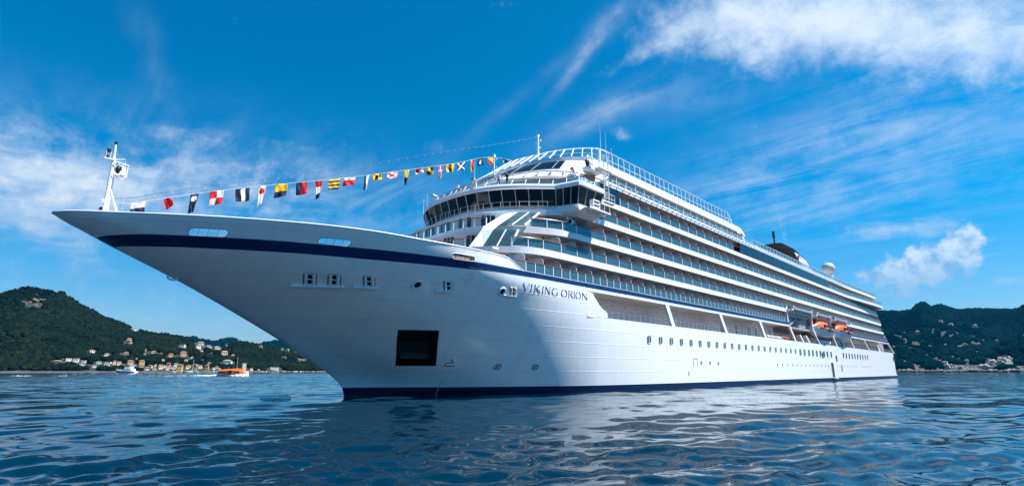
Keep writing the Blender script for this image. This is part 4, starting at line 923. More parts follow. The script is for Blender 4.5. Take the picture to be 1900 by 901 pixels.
# ------------------------------------------------------------------ tenders
def make_tender(name, label, group=None):
    """enclosed tender, bow towards +x local, waterline at z=0"""
    t = thing(name, label, 'tender boat', group=group)
    def ring(x, hw, zb, zt, fl=.85):
        return [(x, -hw, zt), (x, -hw*fl, zb+.35*(zt-zb)), (x, -hw*.45, zb), (x, 0, zb-.05), (x, hw*.45, zb), (x, hw*fl, zb+.35*(zt-zb)), (x, hw, zt)]
    b = MB(); st = [(-6.6, 1.7, -.3, 1.5), (-5, 2.1, -.55, 1.35), (-1, 2.3, -.6, 1.25), (3, 2.2, -.5, 1.35), (5.4, 1.6, -.3, 1.6), (6.8, .75, .1, 1.85), (7.3, .15, .8, 1.95)]
    b.loft([ring(*s) for s in st]); b.build('hull', M['white'], t, smooth=True, sharp=45)
    def cr(x, hw, z0, z1):
        return [(x, hw*math.cos(a), z0+(z1-z0)*(max(0, math.sin(a))**.62)) for a in np.linspace(0, math.pi, 13)]
    b = MB(); cs = [(-6.7, 1.55, 1.3, 2.2), (-6.2, 2.0, 1.2, 2.9), (-4, 2.3, 1.15, 3.25), (0, 2.4, 1.1, 3.45), (3, 2.3, 1.2, 3.4), (4.6, 1.9, 1.35, 3.1), (6.2, 1.15, 1.55, 2.4), (7.2, .35, 1.75, 2.0)]
    b.loft([cr(*s) for s in cs]); b.build('canopy', M['orange'], t, smooth=True, sharp=40)
    for s in (1, -1):
        for x in (-5.4, -4.3, -3.2, -2.1, .9, 2.0, 3.1):
            b = MB(); b.box(x-.4, x+.4, s*2.12, s*2.36, 1.75, 2.35); b.build('window', M['dark'], t)
        b = MB(); b.box(-1.5, .2, s*2.2, s*2.42, .7, 2.7); b.build('side_door', M['shadowbox'], t)
        b = MB(); b.tube([(-6.4, s*1.8, 1.3), (-3, s*2.38, 1.15), (2, s*2.36, 1.2), (5.2, s*1.75, 1.5)], .12, 6); b.build('rubbing_strake', M['black'], t)
    b = MB(); b.box(3.6, 4.4, -.8, .8, 3.1, 3.75); b.build('wheelhouse', M['orange'], t)
    b = MB(); b.tube([(-2.5, 0, 3.3), (-2.5, 0, 4.3)], .05, 5); b.tube([(0, 0, 3.3), (0, 0, 4.0)], .04, 5); b.build('antenna', M['white'], t)
    b = MB(); b.ball((-6.75, 0, 1.35), (.35, 1.5, .5), 10, 6); b.build('fender', M['black'], t)
    for p in (-.7, .7): b = MB(); b.hexa([(-6.72, p-.5, 2.0), (-6.25, p-.5, 2.0), (-6.25, p+.5, 2.0), (-6.72, p+.5, 2.0), (-6.5, p-.45, 2.65), (-6.1, p-.45, 2.65), (-6.1, p+.45, 2.65), (-6.5, p+.45, 2.65)]); b.build('aft_window', M['dark'], t)
    return t
tn = make_tender('tender_boat', 'forward orange and white tender hanging between the davit posts', 'tenders slung on the ship')
tn.location = W(121.3, 13.6, 11.25); tn.rotation_euler = (0, 0, math.pi)
dup_tree(tn, (138.6, 13.9, 11.45), math.pi, 'after orange tender with dark aft windows hanging beyond the second davit post')
rb = thing('rescue_boat', 'small orange rescue boat stowed on the open promenade deck', 'rescue boat', (93.8, 13.2, 8.85))
b = MB(); b.loft([[(x, p, z) for p, z in ((-w, .5), (-w*.6, 0), (w*.6, 0), (w, .5), (0, .55))] for x, w in ((-2.4, .7), (0, .9), (1.8, .7), (2.5, .1))]); b.build('hull', M['orange'], rb)
b = MB(); b.tube([(-2.3, .8, .55), (1.6, .8, .6), (2.5, 0, .75), (1.6, -.8, .6), (-2.3, -.8, .55)], .22, 8); b.build('tube_collar', M['orange'], rb, smooth=True)
b = MB(); b.box(-1, -.3, -.35, .35, .5, 1.2); b.build('console', M['black'], rb)

# ------------------------------------------------------------------ chairs and tables on the nearest balconies
WICK = pbr('dark wicker', (.05, .045, .045), .8)
b = MB(); b.box(-.27, .27, -.27, .27, .34, .42); b.hexa([(-.27, -.29, .42), (.27, -.29, .42), (.27, -.23, .42), (-.27, -.23, .42), (-.27, -.42, .9), (.27, -.42, .9), (.27, -.36, .9), (-.27, -.36, .9)])
for sx in (-.25, .25):
    for sp in (-.25, .23): b.box(sx-.025, sx+.025, sp-.025, sp+.025, 0, .35)
    b.box(sx-.03, sx+.03, -.28, .25, .58, .63); b.box(sx-.03, sx+.03, .2, .25, .42, .6)
ch0 = b.build('balcony_chair', WICK, None); tag(ch0, 'dark wicker chair standing behind glass on a lower deck cabin balcony', 'chair', 'chairs on the cabin balconies')
b = MB(); b.tube([(0, 0, .44), (0, 0, .48)], .3, 12); b.tube([(0, 0, 0), (0, 0, .44)], .04, 6); b.tube([(0, 0, 0), (0, 0, .03)], .2, 10)
tb0 = b.build('balcony_table', WICK, None); tag(tb0, 'small round table standing between two balcony chairs', 'table', 'tables on the cabin balconies')
first = True
for z, lo, hi in ((Z1+.05, 18.2, 66), (Z2+.10, 24.2, 66), (Z3+.10, 27.2, 60)):
    for x in srange(lo, hi, 3):
        for dx, dp, rz, pr_ in ((.75, 13.25, 20, ch0), (2.2, 13.2, -15, ch0), (1.5, 13.55, 0, tb0)):
            o = pr_ if first and pr_ is not None and not pr_.get('placed') else dup(pr_)
            if o is not pr_ and 'placed' in o: del o['placed']
            o.location = W(x+dx+random.uniform(-.12, .12), dp+random.uniform(-.1, .1), z-.0); o.rotation_euler = (0, 0, R(rz+random.uniform(-25, 25))); pr_['placed'] = 1
for o in (ch0, tb0): del o['placed']
# ------------------------------------------------------------------ dressing lines and signal flags
FL = [(-20.71, 15.94), (-19.38, 16.52), (-17.64, 17.30), (-16.85, 17.64), (-14.37, 18.68), (-11.65, 19.73), (-8.16, 21.05), (-4.26, 22.48), (.76, 24.43), (6.55, 26.78), (13.29, 29.55), (20.9, 32.8), (25.21, 33.5)]
fline = pchip([a[0] for a in FL], [a[1] for a in FL])
b = MB(); b.tube([(float(x), 0, float(fline(x))) for x in np.linspace(-21.4, 25.2, 60)], .022, 5)
tag(b.build('flag_line', M['rope'], None), 'thin white rope carrying the signal flags from the bow mast to the house top', 'rope')
LL = pchip([-21.6, -20.61, -18.45, -15.27, -11.72, -7.71, -1.3, 2.38, 9.7, 25.46, 30.46], [16.2, 16.49, 17.5, 18.84, 20.32, 21.98, 24.78, 26.49, 29.91, 36.92, 39.35])
ls = thing('light_string', 'upper line of small bulbs rising from bow mast to the tall signal mast', 'light string', (-21.6, 0, 16.2))
def sub(o_, name, b, mat, **k):
    b.v = [(x-o_.location.x, p+o_.location.y, z-o_.location.z) for x, p, z in b.v]; return b.build(name, mat, o_, **k)
b = MB(); b.tube([(float(x), 0, float(LL(x))) for x in np.linspace(-21.6, 30.4, 60)], .018, 5); sub(ls, 'cable', b, M['wire'])
for x in np.linspace(-19, 30, 40): b = MB(); b.tube([(x, 0, float(LL(x))), (x, 0, float(LL(x))-.16)], [.02, .036], 6); sub(ls, 'bulb', b, M['bulb'])

b = MB(); b.tube([(30.6, 0, 39.2), (60, 0, 35.6), (100, 0, 36.5), (136.5, 1, 42.2)], .03, 5); tag(b.build('stay_wire', M['wire'], None), 'thin dark wire running aft from the tall mast to the funnel', 'wire')
FC = {k: pbr('flag '+k, c, .75, var=.10, vscale=2) for k, c in dict(w=(.86, .86, .85), n=(.010, .022, .09), r=(.78, .012, .03), y=(.95, .66, .008), k=(.012, .012, .018), b=(.02, .09, .30)).items()}
for m_ in FC.values():      # thin cloth: some light comes through
    t = NT(m_.node_tree); bs = m_.node_tree.nodes['Principled BSDF']; mo = [n for n in m_.node_tree.nodes if n.type == 'OUTPUT_MATERIAL'][0]
    tl = t.n('ShaderNodeBsdfTranslucent'); cs = bs.inputs['Base Color']
    if cs.is_linked: t.set(tl, 'Color', cs.links[0].from_socket)
    else: tl.inputs['Color'].default_value = cs.default_value
    mx = t.n('ShaderNodeMixShader', None, Fac=.4, i1=bs.outputs[0], i2=tl.outputs[0]); t.set(mo, 'Surface', mx.outputs[0])
KEYS = list(FC)
def X(u, v, w=.11): return abs(u-v) < w or abs(u+v-1) < w
# centre x, width, height, shape, pattern(u along the line, v downwards), label
FLAGS = [
 (-19.97, .95, .95, 'sq', lambda u, v: 'w' if v < .5 else 'n', 'white over navy flag hanging closest to the bow mast'),
 (-17.97, .5, 1.0, 'tw', lambda u, v: 'r', 'plain red pennant blown out and twisted round the line'),
 (-15.99, .66, 1.87, 'pe', lambda u, v: 'w' if (u-.5)**2*.14+(v-.25)**2 < .022 else 'n', 'long navy pennant with a white disc'),
 (-14.23, 1.15, 1.3, 'sq', lambda u, v: 'r' if (u < .5) == (v < .5) else 'w', 'red and white flag in four quarters'),
 (-12.11, 1.2, 1.27, 'sq', lambda u, v: 'w' if .35 < u < .66 else 'n', 'flag of navy, white and navy upright bars'),
 (-10.34, .75, 2.0, 'pe', lambda u, v: 'r' if (u-.5)**2*.14+(v-.27)**2 < .021 else 'w', 'long white pennant with a red disc'),
 (-8.53, 1.2, 1.35, 'sq', lambda u, v: 'y' if v < .55 else 'n', 'yellow over navy square flag'),
 (-6.54, 1.15, 1.27, 'sq', lambda u, v: 'n' if u < .47 else 'r', 'flag half navy and half red side by side'),
 (-4.74, .78, 2.0, 'pe', lambda u, v: 'r' if v < .36 else 'w' if v < .72 else 'n', 'long pennant banded red, white and navy'),
 (-3.03, 1.25, 1.2, 'sq', lambda u, v: 'y' if int(v*5.999) % 2 == 0 else 'n', 'flag of yellow and navy level stripes'),
 (-1.29, 1.3, 1.0, 'sq', lambda u, v: 'w' if v < .36 else 'r', 'flag of white over broad red, skewed by wind'),
 (.75, .6, 1.87, 'pe', lambda u, v: 'k' if u < .5 else 'w', 'long narrow pennant half black and half white'),
 (2.12, 1.2, .75, 'sq', lambda u, v: 'k' if (u-.45)**2+(v-.5)**2*.5 < .05 else 'y', 'yellow flag with black disc furling up'),
 (4.12, 1.4, .85, 'sq', lambda u, v: 'r' if X(u, v) else 'w', 'white flag with a red diagonal cross'),
 (6.16, .66, 1.95, 'pe', lambda u, v: 'y' if v < .52 else 'n', 'long pennant yellow above and navy below'),
 (7.72, 1.1, .7, 'tw', lambda u, v: 'r' if v < .7-abs(u-.45) else 'w', 'small white flag with red wedge, furled'),
 (9.69, 1.05, 1.1, 'sq', lambda u, v: 'y' if (u < .5) == (v < .5) else 'k', 'yellow and black flag in four quarters'),
 (11.24, .68, 1.86, 'pe', lambda u, v: 'w' if abs(u-.5) < .14 or abs(v-.4) < .07 else 'r', 'long red pennant with white upright cross'),
 (12.84, 1.25, 1.14, 'sq', lambda u, v: 'k' if .33 < u < .68 else 'y', 'flag of yellow, black and yellow upright bars'),
 (14.68, 1.25, 1.25, 'sq', lambda u, v: 'w' if X(u, v) else 'n', 'navy flag with a white diagonal cross'),
 (16.71, .62, 1.99, 'pe', lambda u, v: 'y' if u < .45 else 'r', 'long narrow pennant half yellow and half red'),
 (18.31, 1.0, 1.22, 'sq', lambda u, v: 'w' if .3 < u < .7 and .22 < v < .78 else 'n', 'navy flag with a white square in the middle'),
 (20.1, 1.05, 1.25, 'sq', lambda u, v: 'y' if u > v*.95 else 'r', 'red and yellow flag split corner to corner'),
 (22.92, .9, .55, 'tw', lambda u, v: 'w' if v > .4 and u < .6 else 'k', 'black and white flag curled up behind the small mast'),
 (24.86, .65, .5, 'tw', lambda u, v: 'y' if u < .5 else 'r', 'tiny yellow and red flag, last at the top end of the line'),
]
for (xc, w, h, shp, pat, lab) in FLAGS:
    NU, NV = 16, 18; b = MB(); ph = random.uniform(0, 6); sk = random.uniform(-.12, .10); amp = random.uniform(.08, .15)
    V = []
    for j in range(NV+1):
        v = j/NV
        for i in range(NU+1):
            u = i/NU
            ww = w*(1-.45*v) if shp == 'pe' else w
            x = xc+(u-.5)*ww+sk*h*v+.02*math.sin(7*v+ph)
            p = amp*(math.sin(5.5*u+3.5*v+ph)+.5*math.sin(11*u-4*v+2*ph))*(.3+v)+.22*math.sin(ph)*v*h*.5
            z = float(fline(xc+(u-.5)*w))-.03-h*v*(1-.05*math.sin(3*u+ph))
            if shp == 'tw': p += .35*v*math.sin(3+4*u); z += .35*h*v*u+.04*math.sin(9*u+5*v+ph); x += .3*v
            V.append((x, p, z))
    fs, ms = [], []
    for j in range(NV):
        for i in range(NU): fs.append((j*(NU+1)+i, j*(NU+1)+i+1, (j+1)*(NU+1)+i+1, (j+1)*(NU+1)+i)); ms.append(KEYS.index(pat((i+.5)/NU, (j+.5)/NV)))
    b.add(V, fs, ms); o = b.build('signal_flag', [FC[k] for k in KEYS], None, smooth=True, recalc=False)
    sm = o.modifiers.new('thick', 'SOLIDIFY'); sm.thickness = .006
    tag(o, lab, 'signal flag', 'signal flags on the dressing line')

# ------------------------------------------------------------------ people
SKIN = pbr('skin', (.50, .30, .21), .5); HAIR = pbr('dark hair', (.02, .014, .01), .7)
def person(label, loc, rz, shirt, legs, lean=0.0, arms='rail'):
    """one continuous skinned figure, standing, hands forward on the rail"""
    t = thing('person', label, 'person', loc, rz)
    J = [((0, 0, .95), .125), ((lean*.3, 0, 1.15), .12), ((lean*.7, 0, 1.36), .135), ((lean, 0, 1.50), .06), ((lean+.02, 0, 1.58), .075), ((lean+.03, 0, 1.68), .10), ((lean+.02, 0, 1.77), .075)]
    E = [(0, 1), (1, 2), (2, 3), (3, 4), (4, 5), (5, 6)]
    def chain(start, pts):
        k = start
        for q in pts: J.append(q); E.append((k, len(J)-1)); k = len(J)-1
    for s in (1, -1):
        chain(2, [((lean*.8, s*.17, 1.40), .065), ((lean*.8+(.12 if arms == 'rail' else 0), s*.23, 1.14), .045), ((lean+(.36 if arms == 'rail' else .05), s*.2, 1.06 if arms == 'rail' else .9), .034), ((lean+(.44 if arms == 'rail' else .07), s*.18, 1.05 if arms == 'rail' else .82), .036)])
        chain(0, [((0, s*.095, .88), .10), ((.02, s*.11, .50), .066), ((-.02, s*.12, .10), .045), ((.0, s*.12, .04), .045), ((.16, s*.13, .03), .04)])
    me = bpy.data.meshes.new('body'); me.from_pydata([(x, -p, z) for (x, p, z), r in J], E, [])
    o = bpy.data.objects.new('body', me); COL.objects.link(o)
    o.modifiers.new('skin', 'SKIN'); ss = o.modifiers.new('sub', 'SUBSURF'); ss.levels = 1
    for i, (q, r) in enumerate(J): me.skin_vertices[0].data[i].radius = (r, r*.85)
    me.skin_vertices[0].data[0].use_root = True
    dg = bpy.context.evaluated_depsgraph_get(); m2 = bpy.data.meshes.new_from_object(o.evaluated_get(dg)); bpy.data.objects.remove(o)
    for mm in (shirt, legs, SKIN, M['black']): m2.materials.append(mm)
    for f in m2.polygons:
        z = f.center.z; f.use_smooth = True
        f.material_index = 3 if z < .08 else 1 if z < .98 and abs(f.center.y) < .22 and f.center.x < .2 else 2 if z > 1.50 or f.center.x > lean+.27 else 0
    bo = bpy.data.objects.new('body', m2); COL.objects.link(bo); bo.parent = t
    b = MB(); b.ball((lean+.0, 0, 1.735), (.105, .095, .085), 10, 8); b.build('hair', HAIR, t, smooth=True)
    b = MB(); b.ball((lean+.125, 0, 1.665), (.03, .018, .025), 6, 5); b.build('nose', SKIN, t)
    return t
WS, BS, DT, BT = pbr('white shirt', (.7, .7, .7), .8), pbr('black shirt', (.012, .012, .014), .8), pbr('dark trousers', (.02, .02, .028), .8), pbr('pale blue shirt', (.42, .52, .68), .8)
person('person in white shirt and dark trousers standing alone at the curved bridge roof edge', (13.9, .6, 25.0), R(150), WS, DT)
person('person in pale blue shirt at the bridge roof rail, left of the one in black', (15.15, 7.0, 25.0), R(205), BT, DT)
person('person in black shirt with dark hair leaning on the bridge roof rail', (15.75, 7.9, 25.0), R(215), BS, DT, .08)
# ------------------------------------------------------------------ sea
def water_mat():
    m = bpy.data.materials.new('sea water'); m.use_nodes = True; t = NT(m.node_tree); b = m.node_tree.nodes['Principled BSDF']
    t.set(b, 'Base Color', rgb(.0005, .013, .027)); t.set(b, 'Roughness', .025); t.set(b, 'IOR', 1.333); t.set(b, 'Specular IOR Level', .5)
    co = t.n('ShaderNodeTexCoord').outputs['Object']
    sx = t.n('ShaderNodeSeparateXYZ', None, Vector=co)
    v = t.comb(t.m('ADD', t.m('MULTIPLY', sx.outputs[0], .80), t.m('MULTIPLY', sx.outputs[1], .6)), t.m('ADD', t.m('MULTIPLY', sx.outputs[0], -.34), t.m('MULTIPLY', sx.outputs[1], .46)), 0.0)
    n1 = t.noise(v, .30, 3, .55, .4); n2 = t.noise(v, 1.1, 4, .55, .6); n3 = t.noise(v, 7.0, 3, .55, .3)
    patch = t.step(t.noise(co, .02, 3, .5), .35, .7, .55, 1.25)     # cat's-paws: calmer and more ruffled water
    c = W(*CAM); far = t.n('ShaderNodeVectorMath', dict(operation='DISTANCE'), i0=co, i1=(c.x, c.y, 0)).outputs['Value']
    lod = t.step(far, 22.0, 190.0, .07, 1.0)       # the sheet itself carries these waves where its mesh is fine enough
    h0 = t.m('ADD', t.m('MULTIPLY', n1, .75), t.m('MULTIPLY', n2, .34))
    bp = t.n('ShaderNodeBump', None, Strength=1.0, Distance=.34, Height=t.m('MULTIPLY', t.m('ADD', t.m('MULTIPLY', h0, lod), t.m('MULTIPLY', n3, .008)), patch)); t.set(b, 'Normal', bp.outputs[0])
    return m
def sea():
    r = list(np.geomspace(1.6, 48, 340)); r += list(np.arange(48.7, 440, .7)); r += list(np.geomspace(441.5, 1600, 400)); r += list(np.geomspace(1640, 9000, 45))
    a0 = math.atan2(FW.y, FW.x)
    az = list(np.linspace(R(-56), R(56), 760)); az += list(np.linspace(R(56), R(304), 90))[1:-1]
    r = np.array(r); az = np.array(az)+a0
    RR, AA = np.meshgrid(r, az, indexing='ij'); c = W(*CAM)
    X = c.x+RR*np.cos(AA); Y = c.y+RR*np.sin(AA); Z = np.zeros_like(X)
    dr = np.gradient(r)[:, None]*np.ones_like(X); gen = np.random.default_rng(11)
    wind = a0+R(205)
    for lam in np.geomspace(.28, 10, 120):
        th = wind+gen.normal(0, .46); k = 2*math.pi/lam; slope = .056 if lam < 1.2 else .026 if lam < 3.2 else .014
        fade = np.clip(lam/(dr*2.6)-1.0, 0, 1)
        ph = k*(X*math.cos(th)+Y*math.sin(th))+gen.uniform(0, 6.28)
        Z += fade*slope/k*(np.sin(ph)+.14*np.cos(2*ph))
    Z *= np.clip(1.15-RR/900, .25, 1)
    n0, n1 = X.shape
    vs = np.stack([X, Y, Z], -1).reshape(-1, 3); idx = np.arange(n0*n1).reshape(n0, n1)
    nx = np.roll(idx, -1, axis=1)
    q = np.stack([idx[:-1], idx[1:], nx[1:], nx[:-1]], -1).reshape(-1, 4)
    # centre cap under the viewer
    vs = np.concatenate([vs, [[c.x, c.y, 0]]]); tri = np.stack([idx[0], nx[0], np.full(n1, len(vs)-1)], -1)
    me = bpy.data.meshes.new('sea'); me.vertices.add(len(vs)); me.vertices.foreach_set('co', vs.ravel())
    nl = q.size+tri.size; me.loops.add(nl); me.loops.foreach_set('vertex_index', np.concatenate([q.ravel(), tri.ravel()]))
    me.polygons.add(len(q)+len(tri)); st = np.concatenate([np.arange(len(q))*4, len(q)*4+np.arange(len(tri))*3])
    me.polygons.foreach_set('loop_start', st.astype(np.int32)); me.polygons.foreach_set('use_smooth', np.ones(len(st), bool))
    me.update(calc_edges=True); me.validate(); me.materials.append(water_mat())
    o = bpy.data.objects.new('sea', me); COL.objects.link(o); tag(o, 'dark blue rippled sea of the bay', 'sea', kind='structure')
sea()

# ------------------------------------------------------------------ hills round the bay (polar ground sheets about the bay's anchorage)
def azel(u, v):
    d = pxdir(u, v); return math.atan2(d.dot(RT), d.dot(FW)), math.atan2(d.z, math.hypot(d.x, d.y))
def at(az, D, z=0.0):
    h = FW*math.cos(az)+RT*math.sin(az); c = W(*CAM); return Vector((c.x+h.x*D, c.y+h.y*D, z))
def vnoise(x, y, seed=0):
    """smooth value noise on arrays"""
    xi = np.floor(x).astype(np.int64); yi = np.floor(y).astype(np.int64); fx = x-xi; fy = y-yi
    def hsh(a, b): h = (a*374761393+b*668265263+seed*144665) & 0x7fffffff; h = ((h ^ (h >> 13))*1274126177) & 0x7fffffff; return (h % 65536)/65535.0
    sx = fx*fx*(3-2*fx); sy = fy*fy*(3-2*fy)
    return (hsh(xi, yi)*(1-sx)+hsh(xi+1, yi)*sx)*(1-sy)+(hsh(xi, yi+1)*(1-sx)+hsh(xi+1, yi+1)*sx)*sy
class Hill:
    def __init__(s, name, prof, coast, back, label, az_ext, rough=18, seed=1, pw=.9):
        pts = sorted(azel(u, v) for u, v in prof); a = [p[0] for p in pts]; e = [p[1] for p in pts]
        for (az, el) in az_ext: a.append(az); e.append(el)
        o = np.argsort(a); s.fe = pchip(np.array(a)[o], np.array(e)[o]); s.a0, s.a1 = min(a), max(a)
        s.fc = pchip(*zip(*sorted((azel(u, 690)[0], D) for u, D in coast))); s.fb = pchip(*zip(*sorted((azel(u, 690)[0], D) for u, D in back)))
        s.name, s.rough, s.seed, s.pw, s.label = name, rough, seed, pw, label
    def height(s, az, t):
        """ground height at azimuth az and fraction t from shore to ridge (t>1: back slope)"""
        az = np.asarray(az, float); t = np.asarray(t, float)
        Dc, Db = s.fc(az), s.fb(az); D = Dc+(Db-Dc)*t
        el = s.fe(az); ec = -CAM[2]/Dc+.0022
        tt = np.clip(t, 0, 1)**s.pw
        z = CAM[2]+D*np.tan(ec+(el-ec)*tt)
        z = np.where(t > 1, z-(D-Db)*.55, z)
        x, y = D*np.sin(az), D*np.cos(az)
        n = (vnoise(x/170, y/170, s.seed)-.5)*2+(vnoise(x/70, y/70, s.seed+5)-.5)
        z = z+n*s.rough*np.clip(t*5, 0, 1)*np.clip((1.0-t)*4, 0, 1)*np.clip(D/1500, .4, 1.6)
        return D, z
    def ground(s, na, nt, mat):
        A = np.linspace(s.a0, s.a1, na); T = np.concatenate([[-.02], np.linspace(0, 1, nt), [1.15, 1.5]])
        AA, TT = np.meshgrid(A, T, indexing='ij'); D, Z = s.height(AA, np.maximum(TT, 0)); Z[:, 0] = -3
        D[:, 0] -= 6
        c = W(*CAM); ux = FW.x*np.cos(AA)+RT.x*np.sin(AA); uy = FW.y*np.cos(AA)+RT.y*np.sin(AA)
        vs = np.stack([c.x+ux*D, c.y+uy*D, Z], -1).reshape(-1, 3); n0, n1 = AA.shape; i = np.arange(n0*n1).reshape(n0, n1)
        q = np.stack([i[:-1, :-1], i[1:, :-1], i[1:, 1:], i[:-1, 1:]], -1).reshape(-1, 4)
        me = bpy.data.meshes.new(s.name); me.from_pydata(vs.tolist(), [], q.tolist()); me.materials.append(mat)
        me.polygons.foreach_set('use_smooth', [True]*len(q)); o = bpy.data.objects.new(s.name, me); COL.objects.link(o); tag(o, s.label, 'hill', kind='structure'); return o
    def point(s, u, v):
        az, el = azel(u, v); ec = -CAM[2]/float(s.fc(az))+.0022; er = float(s.fe(az))
        t = max(0.0, min(1.0, (el-ec)/(er-ec)))**(1/s.pw); D, z = s.height(az, t); return at(az, float(D), float(z)), az, float(D)
def ground_mat(name, c1, c2):
    return pbr(name, c1, .9, col2=c2, vscale=.02)
LPROF = [(-420, 600), (-260, 575), (-140, 560), (-60, 548), (0, 546), (20, 541), (45, 535.5), (65, 535.5), (95, 541), (111, 543), (124, 549), (140, 561), (157, 570), (179, 581), (199, 591), (228, 602), (248, 612), (284, 619), (326, 625), (372, 637), (402, 643), (425, 641), (440, 636), (455, 635), (475, 640), (520, 648), (550, 653), (575, 663), (600, 677), (620, 686), (650, 688)]
HL = Hill('hill', LPROF, [(-420, 860), (0, 900), (300, 930), (612, 1150), (660, 1200)], [(-420, 1500), (0, 1580), (150, 1500), (330, 1420), (470, 1500), (612, 1400), (660, 1400)], 'steep wooded hill with a village at its foot left of the bow', [], 14, 3)
RPROF = [(1500, 600), (1560, 590), (1600, 586), (1635, 584), (1660, 580), (1692, 576), (1705, 569), (1716, 566), (1730, 569.5), (1742, 567), (1760, 571), (1780, 577), (1810, 580), (1840, 577), (1860, 576), (1880, 574), (1900, 572), (1960, 575), (2060, 590), (2200, 610), (2400, 640)]
HR = Hill('hill', RPROF, [(1500, 1500), (1640, 1450), (1800, 1400), (1900, 1380), (2400, 1200)], [(1500, 3000), (1640, 2900), (1716, 3100), (1900, 2700), (2400, 2100)], 'broad dark wooded hill beyond the stern dotted with villas', [], 40, 9, pw=.95)
HF = Hill('hill', [(150, 680), (240, 640), (322, 624.5), (352, 626), (400, 633.5), (412, 630), (425, 627.5), (445, 632), (470, 640), (490, 636), (520, 632), (560, 638), (600, 645), (660, 670), (720, 686)], [(150, 3200), (720, 3200)], [(150, 4300), (720, 4300)], 'far bluish hill ridge behind the village', [], 10, 21)
gm = ground_mat('hillside ground', (.006, .015, .010), (.016, .026, .016))
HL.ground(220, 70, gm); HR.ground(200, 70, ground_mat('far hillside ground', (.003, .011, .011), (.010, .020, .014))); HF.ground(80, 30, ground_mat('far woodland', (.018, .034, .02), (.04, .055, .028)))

def forest_mat(name, cols):
    m = bpy.data.materials.new(name); m.use_nodes = True; t = NT(m.node_tree); b = m.node_tree.nodes['Principled BSDF']; b.inputs['Roughness'].default_value = 1; b.inputs['Specular IOR Level'].default_value = 0
    g = t.n('ShaderNodeNewGeometry'); r = t.n('ShaderNodeValToRGB'); t.set(r, 'Fac', g.outputs['Random Per Island'])
    for i, (pos, c) in enumerate(cols):
        e = r.color_ramp.elements[i] if i < 2 else r.color_ramp.elements.new(pos); e.position = pos; e.color = rgb(*c)
    co = t.n('ShaderNodeTexCoord').outputs['Object']
    c0 = t.mix(t.step(t.noise(co, .35, 3), .35, .7), r.outputs[0], t.mix(1.0, r.outputs[0], rgb(.62, .66, .6), 'MULTIPLY'))
    stand = t.step(t.noise(co, .011, 4, .6), .36, .62)      # stands of different woods
    t.set(b, 'Base Color', t.mix(stand, t.mix(1.0, c0, rgb(.55, .66, .70), 'MULTIPLY'), t.mix(1.0, c0, rgb(1.12, 1.0, .9), 'MULTIPLY')))
    return m
def ico(level):
    bm = bmesh.new(); bmesh.ops.create_icosphere(bm, subdivisions=level, radius=1); v = np.array([x.co for x in bm.verts]); f = np.array([[q.index for q in x.verts] for x in bm.faces]); bm.free(); return v, f
def forest(hill, name, n, rmin, rmax, level, mat, label, seed, amin=None, amax=None, clear=None, tmax=1.0):
    g = np.random.default_rng(seed); v0, f0 = ico(level); a0 = hill.a0 if amin is None else amin; a1 = hill.a1 if amax is None else amax
    az = g.uniform(a0, a1, n); t = g.uniform(.0, tmax, n)**.9*.997+.003; D, z = hill.height(az, t)
    keep = np.ones(n, bool)
    if clear is not None:
        el = np.arctan2(z-CAM[2], D)
        for (ca, ce, wa, we) in clear: keep &= ~((np.abs(az-ca) < wa) & (el < ce+we) & (el > ce-we*1.0-rmin*.6/D))
    # thin out in patches: clearings and terraces
    x, y = D*np.sin(az), D*np.cos(az); keep &= (vnoise(x/60, y/60, seed) > .16) | (g.uniform(0, 1, n) < .35)
    az, t, D, z = az[keep], t[keep], D[keep], z[keep]; n = len(az)
    r = g.uniform(rmin, rmax, n)*(.75+.6*vnoise(x[keep]/40, y[keep]/40, seed+3)); c = W(*CAM)
    px_ = c.x+(FW.x*np.cos(az)+RT.x*np.sin(az))*D; py_ = c.y+(FW.y*np.cos(az)+RT.y*np.sin(az))*D
    sc = np.stack([r*g.uniform(.8, 1.2, n), r*g.uniform(.8, 1.2, n), r*g.uniform(.7, 1.25, n)], -1); rot = g.uniform(0, 6.28, n)
    jit = 1+g.uniform(-.28, .28, (n, len(v0), 1)); V = v0[None]*jit*sc[:, None, :]
    cs, sn = np.cos(rot)[:, None], np.sin(rot)[:, None]; V = np.stack([V[..., 0]*cs-V[..., 1]*sn, V[..., 0]*sn+V[..., 1]*cs, V[..., 2]], -1)
    V += np.stack([px_, py_, z+r*.45], -1)[:, None, :]
    F = (f0[None]+(np.arange(n)*len(v0))[:, None, None]).reshape(-1, 3); V = V.reshape(-1, 3)
    me = bpy.data.meshes.new(name); me.vertices.add(len(V)); me.vertices.foreach_set('co', V.ravel()); me.loops.add(F.size); me.loops.foreach_set('vertex_index', F.ravel())
    me.polygons.add(len(F)); me.polygons.foreach_set('loop_start', (np.arange(len(F))*3).astype(np.int32)); me.update(calc_edges=True); me.materials.append(mat)
    o = bpy.data.objects.new(name, me); COL.objects.link(o); tag(o, label, 'woodland', kind='stuff'); return o
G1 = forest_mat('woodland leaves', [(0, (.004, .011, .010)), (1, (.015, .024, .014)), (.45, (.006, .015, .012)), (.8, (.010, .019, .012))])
G2 = forest_mat('distant woodland leaves', [(0, (.0008, .010, .016)), (1, (.004, .021, .022)), (.6, (.002, .014, .018))])
